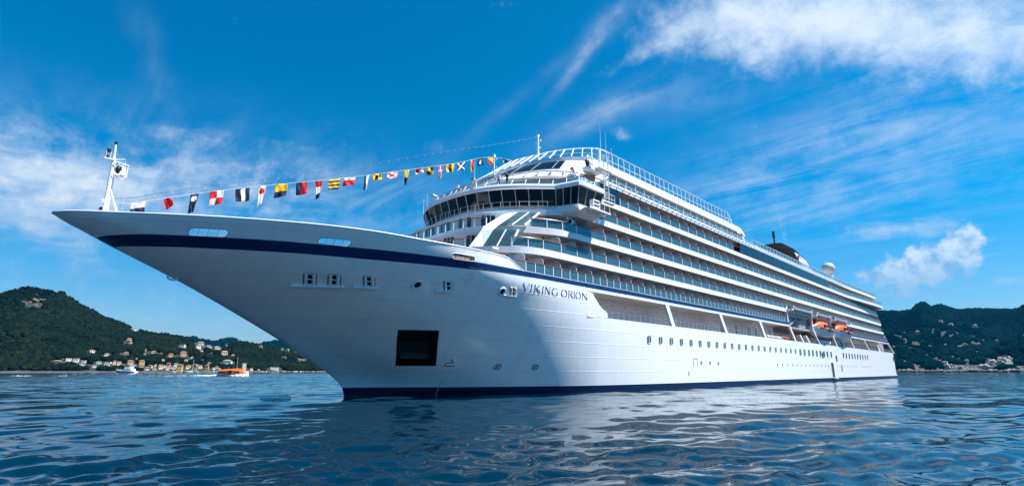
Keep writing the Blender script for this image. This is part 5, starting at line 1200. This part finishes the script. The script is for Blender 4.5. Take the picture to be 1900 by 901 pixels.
# ------------------------------------------------------------------ houses on the hills
HM = {k: pbr('house '+k, c, .85, var=.12, vscale=.3) for k, c in dict(white=(.70, .68, .64), cream=(.60, .50, .35), yellow=(.60, .40, .13), salmon=(.50, .26, .17), orange=(.54, .29, .13), grey=(.46, .44, .42), pink=(.58, .36, .30), terra=(.30, .14, .09), flat=(.42, .40, .37), slate=(.20, .19, .18)).items()}
HWIN = pbr('shuttered window', (.05, .07, .06), .5)
def house(loc, yaw, w, d, h, wall, roof, label, group=None, windows=True, gable=True):
    t = bpy.data.objects.new('house', None); COL.objects.link(t); t.location = loc; t.rotation_euler = (0, 0, yaw); tag(t, label, 'house', group)
    b = MB(); b.box(-w/2, w/2, -d/2, d/2, -6, h); b.build('wall', HM[wall], t)
    b = MB(); e = .5
    if gable:
        rh = min(w, d)*.24
        b.add([(-w/2-e, -d/2-e, h), (w/2+e, -d/2-e, h), (w/2+e, d/2+e, h), (-w/2-e, d/2+e, h), (-w/2+d*.32, 0, h+rh), (w/2-d*.32, 0, h+rh)], [(0, 1, 5, 4), (1, 2, 5), (2, 3, 4, 5), (3, 0, 4), (3, 2, 1, 0)])
    else: b.box(-w/2-.3, w/2+.3, -d/2-.3, d/2+.3, h+.002, h+.5)
    b.build('roof', HM[roof], t)
    if windows:
        nf = max(1, int(h/3.2)); nw = max(2, int(w/3.2)); k = 0
        for f in range(nf):
            for i in range(nw):
                x = -w/2+w*(i+.5)/nw; z = h*(f+.5)/nf
                if k == 0:
                    b = MB(); b.box(-.55, .55, d/2-.02, d/2+.06, -.8, .8); w0 = b.build('window', HWIN, t); w0.location = W(x, 0, z)
                else: c = dup(w0, t, (x, 0, z))
                k += 1
    return t
YAW0 = math.atan2(FW.y, FW.x)+R(90)
VIL = [  # u, v of the foot, width and height in the picture, colours, label
 (250, 614, 7, 4, 'white', 'terra', 'small white house on the skyline of the left ridge slope'),
 (240, 628, 9, 4, 'pink', 'terra', 'pinkish low house in the woods below the skyline house'),
 (238, 641, 10, 6, 'salmon', 'terra', 'salmon house in mid slope woods with terrace wall under it'),
 (171, 647, 10, 5, 'white', 'terra', 'white house standing alone in woods, high above the white villa row'),
 (198.6, 657, 11, 6, 'white', 'terra', 'white villa with bright gable above and left of the motor yacht'),
 (222.6, 657, 3, 4, 'salmon', 'terra', 'tiny narrow salmon hut beside the low pink house'),
 (234, 656.5, 9, 3, 'pink', 'terra', 'low pink house in trees right of the narrow salmon hut'),
 (269.5, 654, 4, 2.5, 'orange', 'terra', 'tiny orange roofed cottage half hidden in mid slope trees'),
 (284, 659, 9, 4, 'cream', 'terra', 'low cream house in trees above the ochre tower house'),
 (128, 661, 11, 3.5, 'white', 'flat', 'flat white villa, left end of the white villa row on the slope'),
 (142, 663, 11, 5, 'white', 'flat', 'tall white villa in the middle of the white villa row'),
 (157, 664, 8, 2.5, 'white', 'flat', 'low white annex at right end of the white villa row'),
 (108, 665, 14, 3.5, 'salmon', 'terra', 'long brick red house leftmost of the hillside village'),
 (153, 671, 10, 2.5, 'white', 'flat', 'long low white house below the white villa row'),
 (184, 667, 11, 3, 'white', 'slate', 'white house with slate roof between villa row and cream tower'),
 (175, 680, 8, 4.5, 'white', 'terra', 'small white house nearest the shore left of the motor yacht'),
 (197, 677, 12, 7, 'grey', 'slate', 'grey block house above the bow of the motor yacht'),
 (213, 671, 6, 9, 'cream', 'terra', 'narrow cream tower house directly above the motor yacht'),
 (221, 673, 9, 8, 'cream', 'terra', 'broad cream house leaning against the narrow tower house'),
 (242, 670, 12, 9, 'salmon', 'terra', 'tall salmon house above the stern of the motor yacht'),
 (241, 674.5, 9, 3, 'cream', 'terra', 'low cream house at the foot of the tall salmon house'),
 (248, 679, 9, 5, 'white', 'terra', 'white cottage behind the stern of the motor yacht'),
 (263, 671, 11, 11, 'orange', 'terra', 'tall ochre orange house, squarest on the slope'),
 (263, 677, 8, 4, 'pink', 'terra', 'small pink house below the tall ochre orange house'),
 (272.5, 686, 9, 5.5, 'white', 'terra', 'white boathouse by the sea wall right of the motor yacht'),
 (297, 684, 9, 9, 'cream', 'terra', 'tall cream house near the shore left of the yellow house'),
 (316, 664, 10, 6, 'orange', 'terra', 'orange villa high above the salmon and white pair'),
 (313, 674, 8, 9, 'salmon', 'terra', 'narrow salmon house above a white cottage'),
 (314, 680, 9, 4, 'white', 'terra', 'white cottage below the narrow salmon house'),
 (327, 675, 9, 8, 'white', 'slate', 'square white house with slate roof left of the sailboat mast'),
 (337, 653, 11, 3.5, 'white', 'flat', 'flat roofed white house above the broad salmon villa'),
 (339, 664, 13, 9, 'salmon', 'terra', 'broad salmon villa in trees above the sailboat'),
 (366.5, 657, 10, 8, 'white', 'slate', 'bright white villa up the slope right of the sailboat mast'),
 (373, 661, 6, 4, 'white', 'terra', 'small white annex below the bright white villa'),
 (372.5, 638, 14, 4.5, 'cream', 'terra', 'long cream house highest on the right of the village'),
 (387, 643, 11, 4.5, 'grey', 'slate', 'grey house just below the long cream house on the hill'),
 (402, 645, 13, 4, 'pink', 'slate', 'pinkish grey terrace house on the hill above the tender'),
 (419.6, 641, 5, 3.5, 'cream', 'terra', 'tiny cream house on the hill, right of the pinkish terrace'),
 (391, 656, 8, 3, 'grey', 'slate', 'low slate coloured house half way up the slope'),
 (416, 661, 14, 9, 'cream', 'orange', 'large cream villa with orange roof above the orange tender'),
 (422, 675.5, 18, 6, 'white', 'slate', 'long white house among trees straight above the orange tender'),
 (333, 687, 12, 12, 'yellow', 'terra', 'tall bright yellow house at the waterfront'),
 (383, 686, 9, 10, 'salmon', 'terra', 'tall salmon house at the waterfront right of the sailboat'),
 (396, 684.5, 6, 4, 'white', 'terra', 'small white house at the waterfront beyond the salmon one'),
 (347, 683, 8, 5, 'cream', 'terra', 'cream waterfront house between yellow house and sailboat mast'),
 (451.6, 685, 9, 9, 'cream', 'flat', 'cream tower house on the shore past the orange tender'),
 (483.6, 644, 7, 4, 'orange', 'terra', 'orange house alone near the top of the right hand wood'),
 (509, 686, 20, 3.5, 'white', 'flat', 'long low white beach building under the ship bow'),
 (363, 676, 8, 4, 'pink', 'terra', 'pink house in trees directly right of the sailboat mast'),
 (524, 648, 6, 3, 'pink', 'terra', 'small pink house on the crest, left of three under the bow'),
 (534, 648.5, 6, 3.5, 'white', 'terra', 'small white house on the crest, middle of three under the bow'),
 (548, 648.5, 5, 3.5, 'orange', 'terra', 'small orange house on the crest, right of three under the bow'),
]
CLR = []
for (u, v, wp, hp_, wall, roof, lab) in VIL:
    P_, az, D = HL.point(u, v); k = D/(FPX*math.hypot(1, math.tan(az))*.985)*1.0
    k = D*math.cos(az)**2/FPX*1.03
    w, h = wp*k/max(.6, math.cos(az))*1.0, hp_*k/math.cos(az)*1.25
    house(P_, YAW0-az+R(random.uniform(-28, 28))+math.pi, w*.70, w*random.uniform(.45, .6), max(2.2, h*(.62 if roof != 'flat' else .95)), wall, roof, lab, 'houses of the hillside village', wp > 8, roof != 'flat')
    CLR.append((az, math.atan2(P_.z-CAM[2], D), (wp*.66+1.2)/FPX, .0034))
RV = [(1680, 620, 6), (1683, 629, 5), (1697, 624, 4), (1704, 623, 6), (1712, 620, 4), (1735, 629, 6), (1750, 625, 5), (1757, 631, 5), (1766, 626, 6), (1748, 610, 6), (1766, 610, 8), (1776, 614, 5), (1801, 606, 6), (1811, 611, 8), (1846, 614, 6), (1860, 619, 5), (1803, 624, 5), (1813, 622, 7), (1854, 628, 5), (1778, 639, 6), (1790, 637, 7), (1810, 640, 5), (1846, 640, 6), (1730, 638, 5), (1754, 638, 6), (1665, 639, 6), (1675, 641, 5), (1682, 648, 6), (1698, 643, 7), (1706, 636, 9), (1720, 654, 6), (1728, 655, 5), (1736, 652, 5), (1749, 656, 6), (1765, 648, 6), (1778, 653, 5), (1791, 654, 8), (1835, 654, 9), (1822, 655, 9), (1695, 661, 7), (1717, 661, 5), (1744, 668, 6), (1753, 671, 11), (1680, 673, 7), (1662, 664, 7), (1667, 669, 6), (1697, 682, 7), (1740, 686, 6), (1893, 649, 6), (1897, 604, 5), (1660, 627, 7), (1672, 634, 6), (1690, 651, 4)]
cols = ['white', 'white', 'cream', 'pink', 'grey', 'salmon']
protos = {}
for i, (u, v, wp) in enumerate(RV):
    P_, az, D = HR.point(u, v); k = D*math.cos(az)**2/FPX*1.03; w = wp*k/math.cos(az)*.66; ck = (cols[i % 6], 'terra' if i % 3 else 'slate', i % 2)
    lab = 'tiny pale villa among trees on the dark hill beyond the stern'
    if ck not in protos:
        protos[ck] = house(P_, YAW0-az+R(random.uniform(-30, 30))+math.pi, 16, 11, 8, ck[0], ck[1], lab, 'villas on the hill beyond the stern', False); hh = protos[ck]
    else: hh = dup_tree(protos[ck], (0, 0, 0)); hh.location = P_; hh.rotation_euler = (0, 0, YAW0-az+R(random.uniform(-30, 30))+math.pi)
    s = w/16; hh.scale = (s, s*.9, s*random.uniform(1.1, 1.5))
    CLR.append((az, math.atan2(P_.z-CAM[2], D), (wp*.55+.6)/FPX, .0026))
ROCKPX = [(1764, 683, 12), (1788, 684, 8), (1812, 684, 12), (1832, 682, 12), (1850, 676, 14), (1866, 673, 14), (1862, 664, 12), (1706, 684, 10), (1896, 685, 8)]
for (u, v, w) in ROCKPX: az, el = azel(u, v); CLR.append((az, el, w*.7/FPX, .006))
NL = len(VIL)
for (u, v, w) in ((62, 567, 10), (528, 664, 6), (560, 668, 10)): az, el = azel(u, v); CLR.insert(NL, (az, el, w/FPX, .004)); NL += 1
# small cottages one cannot tell apart
proto = None
for (u, v, wp) in [(290, 672, 5), (302, 668, 5), (306, 676, 6), (322, 684, 6), (279, 680, 6), (286, 686, 5), (356, 668, 5), (350, 677, 6), (371, 682, 7), (376, 672, 5), (388, 676, 6), (402, 681, 6), (408, 686, 6), (345, 670, 5), (299, 661, 4), (226, 678, 5), (232, 684, 5), (206, 668, 4), (255, 664, 4), (432, 664, 5), (400, 667, 5), (310, 686, 5), (362, 686, 5), (268, 661, 4), (440, 686, 5), (466, 687, 5), (480, 687, 4)]:
    P_, az, D = HL.point(u, v); w = wp*D*math.cos(az)/FPX
    if proto is None: proto = hh = house(P_, 0, 8, 6, 5, 'cream', 'terra', 'tiny pale cottage half hidden among the trees of the village slope', 'small cottages of the village slope', False)
    else: hh = dup_tree(proto, (0, 0, 0)); hh.location = P_
    hh.rotation_euler = (0, 0, YAW0-az+R(random.uniform(-30, 30))+math.pi); hh.scale = (w/8, w/8, w/8*random.uniform(.8, 1.2)); CLR.insert(NL, (az, math.atan2(P_.z-CAM[2], D), (wp*.7+1)/FPX, .0025)); NL += 1
forest(HL, 'woodland', 34000, 2.3, 4.6, 1, G1, 'dense dark green woodland covering the hill left of the bow', 5, HL.fe(0)*0-R(47), azel(640, 688)[0], CLR[:NL])
forest(HL, 'woodland', 2500, 5, 8, 1, G1, 'dark green woodland continuing along the shore outside the view', 6, HL.a0, -R(47))
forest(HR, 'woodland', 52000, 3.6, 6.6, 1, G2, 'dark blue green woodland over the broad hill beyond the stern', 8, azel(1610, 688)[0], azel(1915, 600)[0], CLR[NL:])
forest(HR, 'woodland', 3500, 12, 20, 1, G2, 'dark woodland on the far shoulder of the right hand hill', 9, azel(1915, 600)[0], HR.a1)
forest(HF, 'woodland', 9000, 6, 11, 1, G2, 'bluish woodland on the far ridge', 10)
# rocks and shore works
ROCK = pbr('pale cliff rock', (.34, .29, .25), .9, var=.45, vscale=.12, col2=(.46, .40, .36)); ROCK2 = pbr('reddish rock', (.17, .12, .085), .9, var=.35, vscale=.2); CONC = pbr('sea wall concrete', (.13, .13, .14), .85, var=.25, vscale=.08)
def outcrop(hill, pts, label, mat, r0=1.0, name='rock_outcrop', cliff=False):
    g = np.random.default_rng(len(pts)*7+3); v0, f0 = ico(2); b = MB(); P0_, az, D0 = hill.point(*pts[0][:2])
    o_loc = P0_
    for (u, v, rp) in pts:
        P_, az, D = hill.point(u, v)
        if cliff: az, el = azel(u, v); D = float(hill.fc(az))+12+(690-v)*1.2; P_ = at(az, D, CAM[2]+D*math.tan(el))    # a steep face over the water
        k = D*math.cos(az)/FPX*1.03
        for _ in range(4):
            r = rp*k*g.uniform(.5, .9)*r0; c = P_+Vector((g.uniform(-1, 1)*r*.7, g.uniform(-1, 1)*r*.7, g.uniform(-.2, .6)*r))
            jj = 1+g.uniform(-.33, .33, (len(v0), 1)); q = v0*jj*np.array([r, r, r*g.uniform(.8, 1.4)])
            b.add([(c.x+x-o_loc.x, -(c.y+y-o_loc.y), c.z+z-o_loc.z) for x, y, z in q], f0.tolist())
    o = b.build(name, mat); o.location = o_loc; tag(o, label, 'rock'); return o
outcrop(HL, [(42, 570, 7), (52, 568, 8), (62, 565, 8), (72, 563, 8), (80, 562, 6), (66, 570, 5)], 'reddish bare rock face high on the left hill', ROCK2, .6)
outcrop(HL, [(522, 670, 4), (528, 664, 4), (534, 659, 4)], 'slanting pale rock scar in the woods left of the bow stem', ROCK2, .8)
outcrop(HL, [(552, 660, 4), (556, 668, 5), (562, 674, 4), (570, 679, 4)], 'stepped grey rock scar in woods nearest the bow stem', ROCK2, .8)
outcrop(HR, [(1760, 684, 6), (1768, 682, 7)], 'round pale rock at the water edge, left of the large cliff', ROCK)
outcrop(HR, [(1785, 685, 5), (1791, 684, 6)], 'low pale rock at the water edge between round rock and cliff', ROCK)
outcrop(HR, [(1806, 685, 6), (1812, 684.5, 6), (1818, 684, 7), (1824, 684, 7), (1835, 682, 8), (1845, 684, 8), (1858, 684, 8), (1862, 681, 8), (1870, 673, 8), (1864, 677, 8), (1846, 674, 8), (1845, 679, 8), (1830, 683, 8), (1840, 680, 9), (1838, 671, 7), (1852, 678, 9), (1860, 670, 9), (1868, 677, 10), (1872, 668, 6), (1850, 686, 6), (1866, 686, 6)], 'large pale cliff falling to the water on the far shore', ROCK, .8, cliff=True)
outcrop(HR, [(1700, 685, 4), (1708, 683, 5), (1718, 685, 4)], 'broken grey rocks on the shore just beyond the stern', ROCK)
outcrop(HR, [(1893, 686, 5), (1900, 684, 5)], 'grey rock at the far right shore', ROCK)
b = MB(); pts = []
for u in np.linspace(-120, 318, 40): az = azel(u, 690)[0]; P_ = at(az, float(HL.fc(az))-8); pts.append(P_)
for a, c in zip(pts[:-1], pts[1:]):
    t = (c-a).normalized(); n = Vector((-t.y, t.x, 0))*2.5; z0, z1 = -2, 2.3+random.uniform(-.15, .15)
    q = [a-n, c-n, c+n, a+n]; b.hexa([(p.x, -p.y, z0) for p in q]+[(p.x, -p.y, z1) for p in q])
sw = b.build('sea_wall', CONC); tag(sw, 'long grey concrete sea wall along the foot of the village', 'sea wall')
b = MB(); g = np.random.default_rng(4); v0, f0 = ico(1)
for u in np.linspace(320, 640, 150): 
    az = azel(u+g.uniform(-2, 2), 690)[0]; P_ = at(az, float(HL.fc(az))-g.uniform(2, 12)); r = g.uniform(1.0, 2.6); q = v0*(1+g.uniform(-.3, .3, (len(v0), 1)))*r
    b.add([(P_.x+x, -(P_.y+y), P_.z+.7+z*.7) for x, y, z in q], f0.tolist())
SHR = pbr('shore rock', (.24, .22, .20), .9, var=.4, vscale=.3)
tag(b.build('shore_rocks', SHR), 'pale boulders and shingle along the village beach', 'shore rocks', kind='stuff')
b = MB()
for u in np.concatenate([np.linspace(1600, 1960, 260), np.linspace(1670, 1900, 120)]):
    az = azel(u+g.uniform(-2, 2), 690)[0]; P_ = at(az, float(HR.fc(az))-g.uniform(4, 10)); r = g.uniform(1.6, 4.6)*(1+g.uniform(0, 1)**4); q = v0*(1+g.uniform(-.3, .3, (len(v0), 1)))*r
    b.add([(P_.x+x, -(P_.y+y), P_.z+.6+z*.8) for x, y, z in q], f0.tolist())
tag(b.build('shore_rocks', pbr('dark shore rock', (.15, .14, .13), .9, var=.5, vscale=.1)), 'dark and grey boulders along the far shore beyond the stern', 'shore rocks', kind='stuff')

# ------------------------------------------------------------------ boats on the bay
def water_at(u, v): d = pxdir(u, v); c = W(*CAM); k = -c.z/d.z; return Vector((c.x+d.x*k, c.y+d.y*k, 0))
ft = make_tender('tender_boat', 'orange tender running across the bay trailing a white wake'); ft.location = water_at(432, 697.2)+Vector((0, 0, .15))
ft.rotation_euler = (0, 0, math.atan2(RT.y, RT.x)+R(8)); ft.scale = (.98, .98, .98)
FOAM = pbr('sea foam', (.90, .92, .93), .8, var=.1, vscale=1.5)
def foam(c, L, wd, ang, label, h=.25, n=120, seed=1, taper=1.0):
    g = np.random.default_rng(seed); v0, f0 = ico(1); b = MB(); ca, sa = math.cos(ang), math.sin(ang)
    for _ in range(n):
        s = g.uniform(0, 1); k = 1-taper*.75*s; x, y = -L*s, g.normal(0, wd*.45)*(.6+.8*s); r = g.uniform(.2, 1)**2*wd*.36*k
        q = v0*(1+g.uniform(-.3, .3, (len(v0), 1)))*np.array([r*1.7, r, h*k*g.uniform(.4, 1)])
        b.add([((x+p[0])*ca-(y+p[1])*sa, -((x+p[0])*sa+(y+p[1])*ca), p[2]+.03) for p in q], f0.tolist())
    o = b.build('foam', FOAM, smooth=True); o.location = c; tag(o, label, 'foam', kind='stuff'); return o
ang = ft.rotation_euler.z; dv = Vector((math.cos(ang), math.sin(ang), 0))
foam(ft.location-dv*5.5, 13, 1.5, ang, 'white wake churning behind the orange tender', .7, 170, 2)
foam(ft.location+dv*7.6+Vector((0, 0, -.1)), 11, .5, ang, 'bow wave curling along the orange tender', .75, 130, 3, 0)
for o_ in COL.objects:
    pass
side = Vector((dv.y, -dv.x, 0)); foam(ft.location+dv*8+side*2.3, 10, .8, ang+R(-4), 'bow wave spreading on the near side of the orange tender', 1.0, 130, 5, .4)
foam(ft.location-dv*19, 20, .9, ang, 'thin tail of the wake behind the orange tender', .22, 60, 4)
# motor yacht
my = thing('motor_yacht', 'white two-deck motor yacht lying off the sea wall', 'motor yacht'); my.location = water_at(233, 691.4); my.rotation_euler = (0, 0, math.atan2(RT.y, RT.x)+math.pi-R(14)); 
def yring(x, hw, z0, z1): return [(x, -hw, z1), (x, -hw*.8, (z0+z1)/2), (x, 0, z0), (x, hw*.8, (z0+z1)/2), (x, hw, z1)]
b = MB(); b.loft([yring(*s) for s in [(-15, 3.1, -.6, 2.1), (-8, 3.4, -.9, 2.4), (2, 3.5, -1, 2.9), (9, 2.6, -.7, 3.4), (13.5, 1.1, .5, 3.9), (15.5, .1, 2.6, 4.2)]]); b.build('hull', M['white'], my, smooth=True, sharp=40)
def cabin(st): return [[(x, -hw, z0), (x+dx, -hw*.8, z1), (x+dx, hw*.8, z1), (x, hw, z0)] for x, dx, hw, z0, z1 in st]
b = MB(); b.loft(cabin([(-11, 0, 2.9, 2.2, 4.9), (-4, 0, 3.0, 2.4, 5.0), (3, -2.2, 2.6, 2.8, 4.9), (7, -4, 1.8, 3.1, 4.0), (9.5, -4, .8, 3.2, 3.5)])); b.build('deckhouse', M['white'], my)
b = MB(); b.loft(cabin([(-8, 0, 2.2, 4.95, 6.6), (-3, 0, 2.3, 4.95, 6.8), (1.5, -2, 1.6, 4.95, 6.4), (3, -2.5, .8, 4.9, 5.4)])); fb = b.build('flybridge', M['white'], my)
b = MB(); b.tube([(-5.5, -1.9, 6.5), (-6.5, -1.5, 8.8), (-6.5, 1.5, 8.8), (-5.5, 1.9, 6.5)], .22, 6); b.ball((-6.5, 0, 9.3), .5, 8, 6); b.tube([(-6.5, .8, 8.8), (-6.9, .8, 11)], .06, 5); b.build('radar_arch', M['white'], fb)
for s in (1, -1): b = MB(); b.hexa([(-8, s*2.72, 3.3), (3.2, s*2.5, 3.5), (3.2, s*2.62, 3.5), (-8, s*2.88, 3.3), (-8, s*2.5, 4.2), (2, s*2.35, 4.2), (2, s*2.6, 4.2), (-8, s*2.75, 4.2)]); b.build('window', M['dark'], my)
b = MB(); b.tube([(3, -2.9, 3.6), (12, -1.5, 4.7), (15.2, 0, 5.0), (12, 1.5, 4.7), (3, 2.9, 3.6)], .05, 5); b.build('bow_rail', M['grey'], my)
def sailboat(u, v, label, mast):
    t = thing('sailboat', label, 'sailboat'); t.location = water_at(u, v); t.rotation_euler = (0, 0, math.atan2(RT.y, RT.x)+R(12))
    b = MB(); b.loft([yring(*s) for s in [(-6.5, 1.3, -.3, 1.1), (-2, 1.9, -.6, 1.05), (3, 1.6, -.5, 1.15), (6, .5, .2, 1.35), (7, .05, .9, 1.45)]]); b.build('hull', M['white'], t, smooth=True, sharp=40)
    b = MB(); b.hexa([(-3, -1.1, 1), (2.5, -.9, 1), (2.5, .9, 1), (-3, 1.1, 1), (-3, -.9, 1.7), (1.5, -.6, 1.55), (1.5, .6, 1.55), (-3, .9, 1.7)]); b.build('cabin', M['white'], t)
    b = MB(); b.tube([(.8, 0, 1), (.8, 0, mast)], [.16, .09], 6); b.tube([(.8, -1, mast*.55), (.8, 1, mast*.55)], .05, 5); b.build('mast', M['white'], t)
    b = MB(); b.tube([(.8, 0, 2.2), (-5, 0, 2.1)], .2, 6); b.build('boom', M['white'], t)
    b = MB()
    for e in ((7, 0, 1.4), (-6.4, 0, 1.1), (.8, 1.8, 1.05), (.8, -1.8, 1.05)): b.tube([(.8, 0, mast), e], .02, 4)
    b.build('stays', M['wire'], t)
sailboat(355, 690.9, 'white sailboat with tall bare mast moored before the village', 17.5); sailboat(437, 691.2, 'sailboat whose bare mast rises behind the orange tender', 19)
# small swirl of white water over the bulb
foam(W(-6.0, .5, .10), 2.1, .6, .1, 'small patch of white water breaking over the submerged bulb ahead of the bow', .3, 260, 8, .3)
# open-water flecks near the left shore
for k, (u, v, L) in enumerate(((40, 697, 7), (56, 697, 7), (124, 697, 5))): foam(water_at(u, v), L, .8, math.atan2(RT.y, RT.x), ['short white crest far out at the left edge', 'second white crest right beside the leftmost one', 'white crest below the sea wall left of the yacht'][k], .35, 30, 20+k)
# ------------------------------------------------------------------ exhaust plume and sea haze
def volume(name, dens, col, aniso=.2):
    m = bpy.data.materials.new(name); m.use_nodes = True; t = NT(m.node_tree); m.node_tree.nodes.clear(); out = t.n('ShaderNodeOutputMaterial')
    v = t.n('ShaderNodeVolumePrincipled', None, Color=rgb(*col), Density=dens, Anisotropy=aniso); t.set(out, 'Volume', v.outputs[0]); return m
def smoke_mat():
    m = volume('thin exhaust', .05, (.9, .93, .97)); t = NT(m.node_tree); v = [n for n in m.node_tree.nodes if n.type == 'PRINCIPLED_VOLUME'][0]
    co = t.n('ShaderNodeTexCoord').outputs['Object']; z = t.dot(co, (0, 0, 1))
    t.set(v, 'Density', t.m('MULTIPLY', t.step(z, 41, 57, .11, .0), t.step(t.noise(co, .55, 4, .6, 1.0), .42, .62))); return m
b = MB(); b.loft([[(144+dx+r*math.cos(a), r*math.sin(a), z) for a in np.linspace(0, 2*math.pi, 13)[:-1]] for z, r, dx in ((40.4, .3, 6.5), (43, .55, 6.7), (47, .9, 6.3), (51, 1.4, 5.9), (57, 2.2, 5.6))])
tag(b.build('funnel_smoke', smoke_mat(), None, smooth=True), 'thin pale smoke rising from the funnel', 'smoke', kind='stuff')
if HAZE:
    c = CAM; b = MB(); b.box(c[0]-9500, c[0]+9500, c[1]-9500, c[1]+9500, -8, 620)
    tag(b.build('haze', volume('sea haze', HAZE, (.03, .46, .85), .3)), 'thin bluish sea haze', 'haze', kind='stuff')
